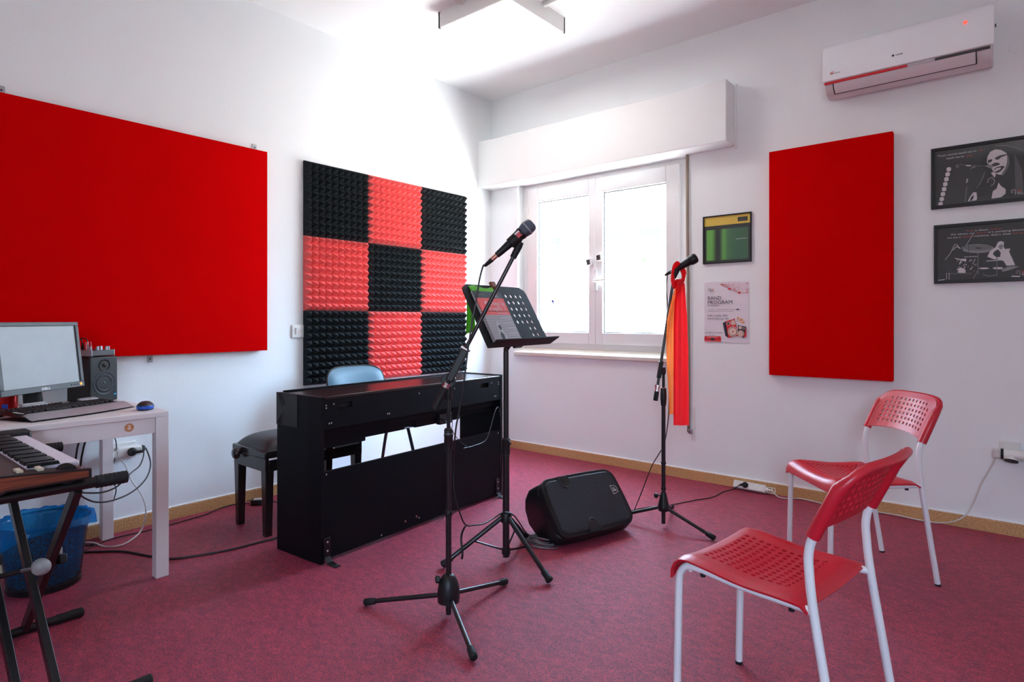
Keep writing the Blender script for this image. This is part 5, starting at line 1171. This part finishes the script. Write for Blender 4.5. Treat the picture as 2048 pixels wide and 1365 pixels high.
def bag(u, v):
    t = 2 * PI * u; wr = .5 * math.sin(13 * t + 3 * v) + .35 * math.sin(29 * t + 7 * v) + .3 * math.sin(7 * t - 5 * v)
    if v < .62: z = .03 + .245 * (v / .62); r_ = rr(z) - .006 - .004 * (1 + wr)
    else:
        q = (v - .62) / .38; droop = .055 - .05 * math.cos(2 * t) + .03 * math.sin(t + 3.4) + .015 * math.sin(3 * t + 1)
        z = .277 + .008 * math.sin(min(1, q * 3) * PI) - droop * max(0, q - .08) + .004 * wr; r_ = .158 + .014 * math.sin(min(1, q * 2) * PI / 2) + .006 * wr + .012 * q * (1 + math.sin(2 * t + 1))
    return bc + V((math.cos(t) * r_, math.sin(t) * r_, z))
MB().grid(bag, 120, 34, cu=True).build('bag', 'bag_blue', BN, smooth=70)
# beige power strip lying behind the bin
o = thing('power_strip', 'cream power strip with plugs lying on the floor behind the waste bin', 'power strip', (.20, -3.44, 0))
MB().obox((.20, -3.44, .024), (.012, .10, 0), (-.026, .003, 0), (0, 0, .0235)).build('body', 'cream_button', o, bevel=.004)
MB().obox((.215, -3.405, .062), (.018, .006, 0), (-.005, .016, 0), (0, 0, .014)).build('plug', 'black_rubber', o, bevel=.004)

# ------------------------------------------------------------------ sockets, plugs and cables
def cable(name, label, pts, r, m, k=8, cat='cable', **kw):
    pts = [(max(p[0], .02 + r), min(p[1], -.018 - r), p[2]) if p[2] < .07 else p for p in pts]
    o = MB().tube(spline(pts, k), r, 7).build(name, m); tag(o, label, cat, **kw); return o
# left wall
SO = thing('wall_socket', 'white double wall socket under the desk with an adapter and plugs in it', 'socket', (0, -2.856, .38))
MB().box(.0005, .010, -2.925, -2.815, .375, .462).build('plate', 'socket_white', SO, bevel=.003)
MB().box(.010, .058, -2.912, -2.800, .392, .442).build('adapter', 'socket_white', SO, bevel=.008, seg=3)
MB().lathe([(.022, -.004), (.022, .006), (.018, .010), (.012, .03), (0, .032)], (.058, -2.850, .415), (1, 0, 0), n=20).build('plug', 'black_rubber', SO)
MB().tube([(.075, -2.850, .414), (.074, -2.80, .413)], [.009, .006], 10).build('plug_boot', 'black_rubber', SO)
MB().obox((.03, -2.792, .422), (.016, 0, 0), (0, .010, 0), (0, 0, .014)).build('plug', 'black_rubber', SO, bevel=.004)
MB().obox((.036, -2.918, .410), (.016, 0, 0), (0, .010, 0), (0, 0, .016)).build('plug', 'cable_white', SO, bevel=.004)
cable('power_cable', 'white mains cable looping from the wall socket under the desk down to the floor', [(.045, -2.915, .398), (0.06, -2.882, 0.355), (0.08, -2.857, 0.271), (0.12, -2.824, 0.194), (0.16, -2.819, 0.123), (0.155, -2.838, 0.03), (0.205, -2.902, 0.006), (0.242, -2.965, 0.006), (0.205, -3.013, 0.006), (0.097, -3.035, 0.006), (0.039, -3.092, 0.006)], .0038, 'cable_white')
cable('power_cable', 'black mains cable hanging from the desk wall socket in a wide loop', [(.05, -2.790, .42), (0.1, -2.798, 0.429), (0.2, -2.812, 0.376), (0.3, -2.858, 0.338), (0.4, -2.925, 0.318), (0.5, -3.011, 0.311), (0.6, -3.11, 0.324), (0.66, -3.178, 0.347), (0.72, -3.229, 0.384), (0.78, -3.264, 0.419)], .0035, 'cable_black')
cable('power_cable', 'black mains cable running from the wall socket to the tip of the stand grip', [(.076, -2.80, .413), (0.12, -2.817, 0.442), (0.2, -2.844, 0.415), (0.35, -2.912, 0.4), (0.5, -2.993, 0.409), (0.7, -3.081, 0.433), (0.75, -3.133, 0.415), (0.8, -3.195, 0.417), (0.82, -3.25, 0.43), (0.84, -3.28, 0.444)], .0033, 'cable_black')
cable('thin_cable', 'thin black cable falling from the desk apron past the table leg to the floor', [(.03, -2.955, .66), (0.03, -2.927, 0.522), (0.03, -2.913, 0.472), (0.03, -2.913, 0.413), (0.03, -2.927, 0.359), (0.035, -2.944, 0.307), (0.035, -2.915, 0.234), (0.03, -2.927, 0.159), (0.03, -2.929, 0.083), (0.03, -2.945, 0.021), (0.052, -2.977, 0.004)], .0028, 'cable_black')
cable('thick_cable', 'black cable hanging under the desk, the left of a pair', [(.04, -3.10, .69), (0.05, -3.076, 0.541), (0.05, -3.086, 0.465), (0.05, -3.092, 0.404), (0.05, -3.098, 0.259), (.06, -3.12, .10), (.08, -3.10, .006), (.12, -3.06, .006)], .0045, 'cable_black')
cable('thick_cable', 'black cable hanging under the desk, the right of a pair', [(.04, -3.07, .69), (0.05, -3.049, 0.542), (0.05, -3.061, 0.46), (0.05, -3.07, 0.4), (0.05, -3.078, 0.255), (.06, -3.09, .10), (.09, -3.07, .006), (.13, -3.04, .006)], .0045, 'cable_black')
cable('floor_cable', 'thin black cable along the foot of the left wall to the power adapter', [(0.22, -3.138, 0.004), (0.152, -3.05, 0.004), (0.104, -2.951, 0.004), (0.111, -2.807, 0.004), (0.11, -2.698, 0.004), (0.092, -2.577, 0.004), (0.077, -2.49, 0.004), (-0.005, -2.37, 0.004), (-0.003, -2.267, 0.004), (0.095, -2.245, 0.012)], .0030, 'cable_black')
cable('floor_cable', 'thick black mains cable across the carpet from the desk to the piano end', [(0.18, -3.128, 0.005), (0.256, -3.048, 0.005), (0.347, -2.973, 0.005), (0.498, -2.918, 0.005), (0.609, -2.864, 0.005), (0.663, -2.765, 0.005), (0.704, -2.644, 0.005), (0.72, -2.504, 0.005), (0.743, -2.433, 0.01), (0.803, -2.437, 0.04)], .0050, 'cable_black')
cable('floor_cable', 'short thin black cable from the power adapter to behind the piano', [(0.139, -2.144, 0.012), (0.137, -2.112, 0.004), (0.184, -2.112, 0.004), (0.281, -2.106, 0.004), (0.373, -2.08, 0.004)], .0028, 'cable_black')
cable('floor_cable', 'short black cable curled behind the bench leg by the skirting', [(0.002, -2.224, 0.01), (-0.063, -2.144, 0.004), (-0.007, -2.124, 0.004), (0.078, -2.156, 0.012)], .0025, 'cable_black')
o = thing('power_adapter', 'black power adapter brick on the carpet behind the bench leg', 'adapter', (0.14, -2.207, 0))
a0 = V((0.11, -2.244, 0)); a1 = V((0.174, -2.166, 0)); c_ = (a0 + a1) / 2; d = (a1 - a0) / 2; w_ = V((-d.y, d.x, 0)).normalized()
MB().obox(c_ + up * .0165 + w_ * .028, d, w_ * .028, up * .016).build('case', 'black_plastic', o, bevel=.004)
MB().obox(c_ + up * .0328 + w_ * .028, d * .75, w_ * .02, up * .0004).build('rating_label', 'pale_grey', o)
# piano cables
J = lambda a, n_, z: tuple(pp(a, n_, z))
cable('piano_cable', 'thin black cable drooping from the piano jacks to the front microphone stand', [J(.815, .004, .54), J(.835, .03, .50), J(.862, .04, .45), J(.905, .05, .405), J(.93, .06, .385), J(.96, .05, .37)], .0022, 'cable_black')
cable('piano_cable', 'thin black cable hanging straight down from the piano jacks to the carpet', [J(.875, .004, .54), J(.868, .008, .49), J(.850, .008, .44), J(.845, .006, .40), J(.845, .005, .25), J(.83, .006, .10), J(.79, .012, .006), J(.72, .03, .004)], .0018, 'cable_black')
cable('piano_cable', 'thin grey cable looping from the right end of the piano over its lower board', [J(LN - .028, -.01, .558), J(LN - .08, .012, .55), J(LN - .12, .02, .50), J(LN - .15, .015, .42), J(LN - .19, .012, .372), J(LN - .30, .010, .360), J(LN - .38, .010, .362)], .0022, 'cable_grey')
cable('piano_cable', 'black cable down the right end of the piano back to the carpet', [J(LN - .026, -.006, .555), J(LN - .018, .008, .45), J(LN - .030, .010, .30), J(LN - .034, .010, .20), J(LN - .022, .010, .10), J(LN - .04, .02, .03), J(LN - .12, .03, .006)], .0030, 'cable_black')
# cable of the front microphone
tl_ = V((2.114, -2.327, 1.337)) - (V((2.22, -2.252, 1.451)) - V((2.114, -2.327, 1.337))).normalized() * .058
cable('microphone_cable', 'black cable from the boom microphone, draped over the music stand hub', [tl_, (2.086, -2.37, 1.296), (2.083, -2.386, 1.246), (2.078, -2.402, 1.155), (2.067, -2.412, 1.077), (2.058, -2.42, 0.992), (2.046, -2.429, 0.875), (2.027, -2.432, 0.774), (2.009, -2.434, 0.696), (1.953, -2.39, 0.555), (1.956, -2.387, 0.451), (1.948, -2.355, 0.372), (1.911, -2.282, 0.292), (1.871, -2.185, 0.256), (1.818, -2.072, 0.221), (1.798, -1.985, 0.219), (1.811, -1.948, 0.234), (1.82, -1.914, 0.23), (1.829, -1.882, 0.21), (1.799, -1.802, 0.147), (1.79, -1.757, 0.1), (1.699, -1.61, 0.02), (1.725, -1.591, 0.006)], .0032, 'cable_black')
o = MB()
for q, (cx_, cy_, r_, z) in enumerate(((1.785, -1.625, .055, .006), (1.79, -1.62, .066, .010), (1.78, -1.61, .048, .016), (1.795, -1.63, .060, .020), (1.782, -1.618, .070, .014), (1.79, -1.60, .052, .026), (1.80, -1.64, .075, .006))):
    ph = q * .7; o.tube([(cx_ + r_ * 1.15 * math.cos(t + ph), cy_ + r_ * .95 * math.sin(t + ph), z + .004 + .006 * math.sin(2 * t + q)) for t in [2 * PI * i / 26 for i in range(27)]], .0032, 6, cap=False)
tag(o.build('cable_coil', 'cable_grey'), 'loose coil of dark cable on the carpet left of the lying loudspeaker', 'cable')
o = MB().grid(lambda u, v: V((1.914, -2.285, 0.289)) + V((-.012 * math.sin(u * 5) - .02 * u, -.012 * u, -.13 * u)) + V((.006 * (v - .5), .006 * (v - .5), 0)), 12, 2)
tag(o.build('cable_tie', 'cable_black', solid=.001), 'black cable tie dangling from the microphone cable beside the music stand', 'cable tie')
# cable of the second microphone
cable('microphone_cable', 'cable from the scarf-wrapped microphone down past its stand to the loudspeaker', [(2.18, -0.991, 1.363), (2.161, -0.994, 1.353), (2.151, -0.989, 1.325), (2.144, -0.982, 1.261), (2.148, -0.978, 1.181), (2.15, -0.964, 0.94), (2.15, -0.964, 0.671), (2.141, -0.958, 0.548), (2.116, -0.953, 0.423), (2.095, -0.97, 0.374), (2.061, -0.985, 0.307), (2.036, -1.006, 0.225), (2.011, -1.027, 0.141), (1.919, -0.936, 0.01), (1.951, -1.056, 0.005), (1.94, -1.118, 0.005)], .0028, 'cable_black')
# four-way power strip by the back skirting
e0, e1 = V((2.15, -0.021, 0)), V((2.35, -0.062, 0)); dd = (e1 - e0).normalized(); w_ = V((dd.y, -dd.x, 0)); LS = (e1 - e0).length
PS = thing('power_strip', 'white four-way power strip tilted against the skirting under the window wall', 'power strip', (e0 + e1) / 2)
e0 = V((2.170, -.040, 0)); LS = .205; dd = V((1, -.05, 0)).normalized(); w_ = V((-.05, -1, 0)).normalized()
tz_ = (up * .86 - w_ * -.0 + w_ * -.5).normalized(); tn_ = dd.cross(tz_); tn_ = tn_ if tn_.y < 0 else -tn_
ec = e0 + dd * LS / 2 + up * .030
MB().obox(ec, dd * LS / 2, tz_ * .024, tn_ * .017).build('body', 'socket_white', PS, bevel=.005, seg=3)
for q in range(4):
    c_ = ec + dd * ((q - 1.5) * .046) + tn_ * .0172
    so_ = MB().lathe([(.021, 0), (.020, .0012), (.018, .0008), (.017, -.004), (0, -.004)], c_, tn_, n=24, cap=False).build('outlet', 'white_plastic', PS)
    MB().lathe([(.0168, 0), (0, .0001)], c_ - tn_ * .0038, tn_, n=22).build('outlet_well', 'pale_grey', so_, smooth=0)
    if q != 1:
        for s_ in (-1, 1): MB().lathe([(.003, 0), (0, .0004)], c_ + dd * (s_ * .008) - tn_ * .0034, tn_, n=8).build('pin_hole', 'ink_black', so_)
c_ = ec + dd * (-.5 * .046) + tn_ * .016
MB().lathe([(.019, 0), (.019, .010), (.014, .020), (0, .022)], c_, tn_, n=20).build('plug', 'black_rubber', PS)
MB().tube([c_ + tn_ * .016, c_ + tn_ * .022 - dd * .03 - up * .012], [.010, .006], 10).build('plug_boot', 'black_rubber', PS)
en = ec + dd * (LS / 2)
MB().lathe([(.014, 0), (.013, .014), (.008, .016), (.006, .04)], en, dd, n=14).build('cord_grip', 'socket_white', PS)
mb = MB(); mb.tube([en + dd * .01 + tz_ * .016, en + dd * .05 + tz_ * .018, en + dd * .056 + tz_ * .0, en + dd * .05 - tz_ * .018, en + dd * .01 - tz_ * .016], .0025, 6); mb.tube([en + dd * .035 + tz_ * .018, en + dd * .035 - tz_ * .018], .002, 6)
mb.build('hanging_loop', 'socket_white', PS)
pe = c_ + tn_ * .022 - dd * .03 - up * .012
cable('power_cable', 'black mains cable from the four-way strip across the carpet to the loudspeaker', [pe, (2.179, -0.085, 0.006), (2.15, -0.174, 0.004), (2.146, -0.305, 0.004), (2.127, -0.376, 0.004), (2.092, -0.445, 0.004), (2.055, -0.542, 0.004), (2.025, -0.617, 0.004), (1.985, -0.701, 0.004), (1.938, -0.765, 0.004), (1.899, -0.845, 0.004), (1.888, -0.902, 0.004), (1.891, -0.988, 0.006)], .0030, 'cable_black')
# right end of the back wall
SR = thing('wall_socket', 'white wall socket with a three-way adapter at the right end of the window wall', 'socket', (3.56, 0, .37))
MB().box(3.515, 3.60, -.010, -.0005, .392, .478).build('plate', 'socket_white', SR, bevel=.003)
ad_ = MB().tube([(3.520, -.038, .418), (3.632, -.038, .418)], .026, 20).build('adapter', 'socket_white', SR)
for x in (3.528, 3.622): MB().lathe([(.0268, -.006), (.0268, .006)], (x, -.038, .418), (1, 0, 0), n=24).build('black_band', 'black_rubber', ad_)
MB().lathe([(.010, 0), (.028, .022), (.028, .024)], (3.566, -.052, .412), (-.10, -.40, -.9), n=22).build('outlet_cone', 'socket_white', ad_)
MB().lathe([(.0284, .021), (.0284, .027), (.02, .028)], (3.566, -.052, .412), (-.10, -.40, -.9), n=22).build('black_ring', 'black_rubber', ad_)
MB().obox((3.506, -.038, .418), (.013, 0, 0), (0, .014, 0), (0, 0, .022)).build('plug', 'cable_white', SR, bevel=.004)
MB().obox((3.648, -.038, .41), (.013, 0, 0), (0, .014, 0), (0, 0, .022)).build('plug', 'cable_white', SR, bevel=.004)
ce = en + dd * .038
cable('power_cable', 'white extension cable along the skirting from the four-way strip to the right', [ce, (2.452, -0.073, 0.006), (2.51, -0.08, 0.006), (2.568, -0.031, 0.006), (2.654, -0.039, 0.006), (2.726, -0.055, 0.006), (2.832, 0.008, 0.006), (2.919, 0.031, 0.006), (2.995, 0.022, 0.006), (3.085, -0.018, 0.006), (3.18, -0.037, 0.006), (3.267, -0.007, 0.006), (3.338, -0.03, 0.035), (3.384, -0.02, 0.079), (3.417, -0.015, 0.158), (3.442, -0.015, 0.241), (3.475, -0.02, 0.32), (3.502, -0.035, 0.389), (3.506, -.038, .405)], .0036, 'cable_white')
cable('power_cable', 'short white cable hanging from the right side of the three-way adapter', [(3.65, -.038, .392), (3.648, -.04, .33), (3.630, -.04, .29), (3.640, -.04, .27), (3.66, -.03, .30), (3.69, -.02, .25)], .0036, 'cable_white')

# ------------------------------------------------------------------ outside the window
ex = thing('terrace_railing', 'dark metal railing on the sunlit terrace outside the window', 'railing', (-2, 5.2, 2.1))
mb = MB()
for z in (2.14, 2.60, 2.28 + .26): mb.box(-3.9, .9, 5.18, 5.21, z, z + .022)
for i in range(40): mb.box(-3.9 + i * .12, -3.888 + i * .12, 5.19, 5.20, 2.14, 2.60)
mb.build('bars', 'rail_metal', ex, smooth=0)
for x in (-3.9, -2.95, -1.95, -.95, .05): MB().box(x - .02, x + .02, 5.17, 5.21, 2.05, 2.64).build('post', 'rail_metal', ex, smooth=0)
tg = MB().box(-9, 7, 5.0, 9, 1.85, 2.05).build('terrace', 'terrace', smooth=0); tag(tg, 'pale raised terrace outside the window', 'terrace', kind='structure')
rnd = random.Random(2)
for bx_, by_, bz, n_ in ((-1.75, 6.4, 2.05, 260), (-3.6, 6.6, 2.05, 120)):
    mb = MB()
    for i in range(n_):
        c = V((bx_ + max(-.5, min(.5, rnd.gauss(0, .2))), by_ + rnd.gauss(0, .15), bz + abs(rnd.gauss(.15, .22)))); a = V((rnd.uniform(-1, 1), rnd.uniform(-1, 1), rnd.uniform(-1, 1))).normalized(); b_ = a.orthogonal().normalized()
        mb.add([c - a * .05, c + b_ * .022, c + a * .05, c - b_ * .022], [(0, 1, 2, 3)])
    s_ = thing('shrub', 'green shrub on the terrace behind the railing' + (', the fuller one' if n_ > 200 else ', the smaller one'), 'shrub', (bx_, by_, bz))
    mb.build('foliage', 'leaf', s_, smooth=0); MB().cyl((bx_, by_, bz), (bx_, by_, bz + .3), .012, n=8).build('stem', 'earth', s_)

# ------------------------------------------------------------------ daylight
w = bpy.data.worlds.new('World'); S.world = w; w.use_nodes = True; nt = w.node_tree; bg = nt.nodes['Background']
tc = nt.nodes.new('ShaderNodeTexCoord'); sp2 = nt.nodes.new('ShaderNodeSeparateXYZ'); nt.links.new(tc.outputs['Generated'], sp2.inputs[0])
mr_ = nt.nodes.new('ShaderNodeMapRange'); mr_.inputs['From Min'].default_value = -1; mr_.inputs['From Max'].default_value = 1; nt.links.new(sp2.outputs['Z'], mr_.inputs['Value'])
cr = nt.nodes.new('ShaderNodeValToRGB'); nt.links.new(mr_.outputs[0], cr.inputs[0]); e = cr.color_ramp.elements
e[0].position = .03; e[0].color = (1.3, 1.27, 1.22, 1); e[1].position = 1; e[1].color = (.75, 1.12, 1.6, 1)
for p_, c_ in ((.14, (1.3, 1.27, 1.22, 1)), (.24, (.5, .5, .5, 1)), (.46, (.5, .5, .5, 1)), (.54, (.55, .65, .75, 1)), (.70, (.75, 1.12, 1.6, 1))):
    k = e.new(p_); k.color = c_
# brighter towards the sun's side
c2 = nt.nodes.new('ShaderNodeMapRange'); c2.inputs['From Min'].default_value = -.2; c2.inputs['From Max'].default_value = .9
c2.inputs['To Min'].default_value = .55; c2.inputs['To Max'].default_value = 1.8
nt.links.new(sp2.outputs['X'], c2.inputs['Value'])
m2 = nt.nodes.new('ShaderNodeMath'); m2.operation = 'MULTIPLY'; m2.inputs[1].default_value = 27; nt.links.new(c2.outputs[0], m2.inputs[0])
nt.links.new(cr.outputs[0], bg.inputs['Color']); nt.links.new(m2.outputs[0], bg.inputs['Strength'])
sl = bpy.data.lights.new('sun', 'SUN'); sl.energy = 200; sl.angle = math.radians(.6); sl.color = (1, .96, .90)
so2 = bpy.data.objects.new('sun', sl); COL.objects.link(so2); so2.location = (4, 3, 8); so2.rotation_euler = V((-.30, -.115, -.94)).to_track_quat('-Z', 'Y').to_euler()
def portal(loc, rot, sx_, sy_):
    l = bpy.data.lights.new('daylight_portal', 'AREA'); l.shape = 'RECTANGLE'; l.size = sx_; l.size_y = sy_; l.cycles.is_portal = True
    o = bpy.data.objects.new('daylight_portal', l); COL.objects.link(o); o.location = loc; o.rotation_euler = rot
portal((1.07, .31, 1.55), (-PI / 2, 0, 0), 1.52, 1.52)

portal(((AX0 + AX1) / 2, YB - .21, (AZ0 + AZ1) / 2), (PI / 2, 0, 0), AX1 - AX0, AZ1 - AZ0)  # guides sky light through the added fill window
cam = bpy.data.cameras.new('camera'); co = bpy.data.objects.new('camera', cam); COL.objects.link(co)
co.location = (3.57416, -3.99366, 1.10); co.rotation_euler = (PI / 2, 0, .694018)
cam.sensor_width = 36; cam.lens = 1206.449 / 2048 * 36; cam.shift_y = -(682.5 - 640.263) / 2048; cam.clip_start = .02
S.camera = co
S.view_settings.view_transform = 'Standard'; S.view_settings.look = 'None'; S.view_settings.gamma = 1; S.view_settings.exposure = .25; S.view_settings.use_curve_mapping = False
S.cycles.max_bounces = 10; S.cycles.diffuse_bounces = 6; S.cycles.transparent_max_bounces = 16; S.cycles.caustics_reflective = False; S.cycles.caustics_refractive = False
S.cycles.use_denoising = True; S.cycles.sample_clamp_indirect = 40
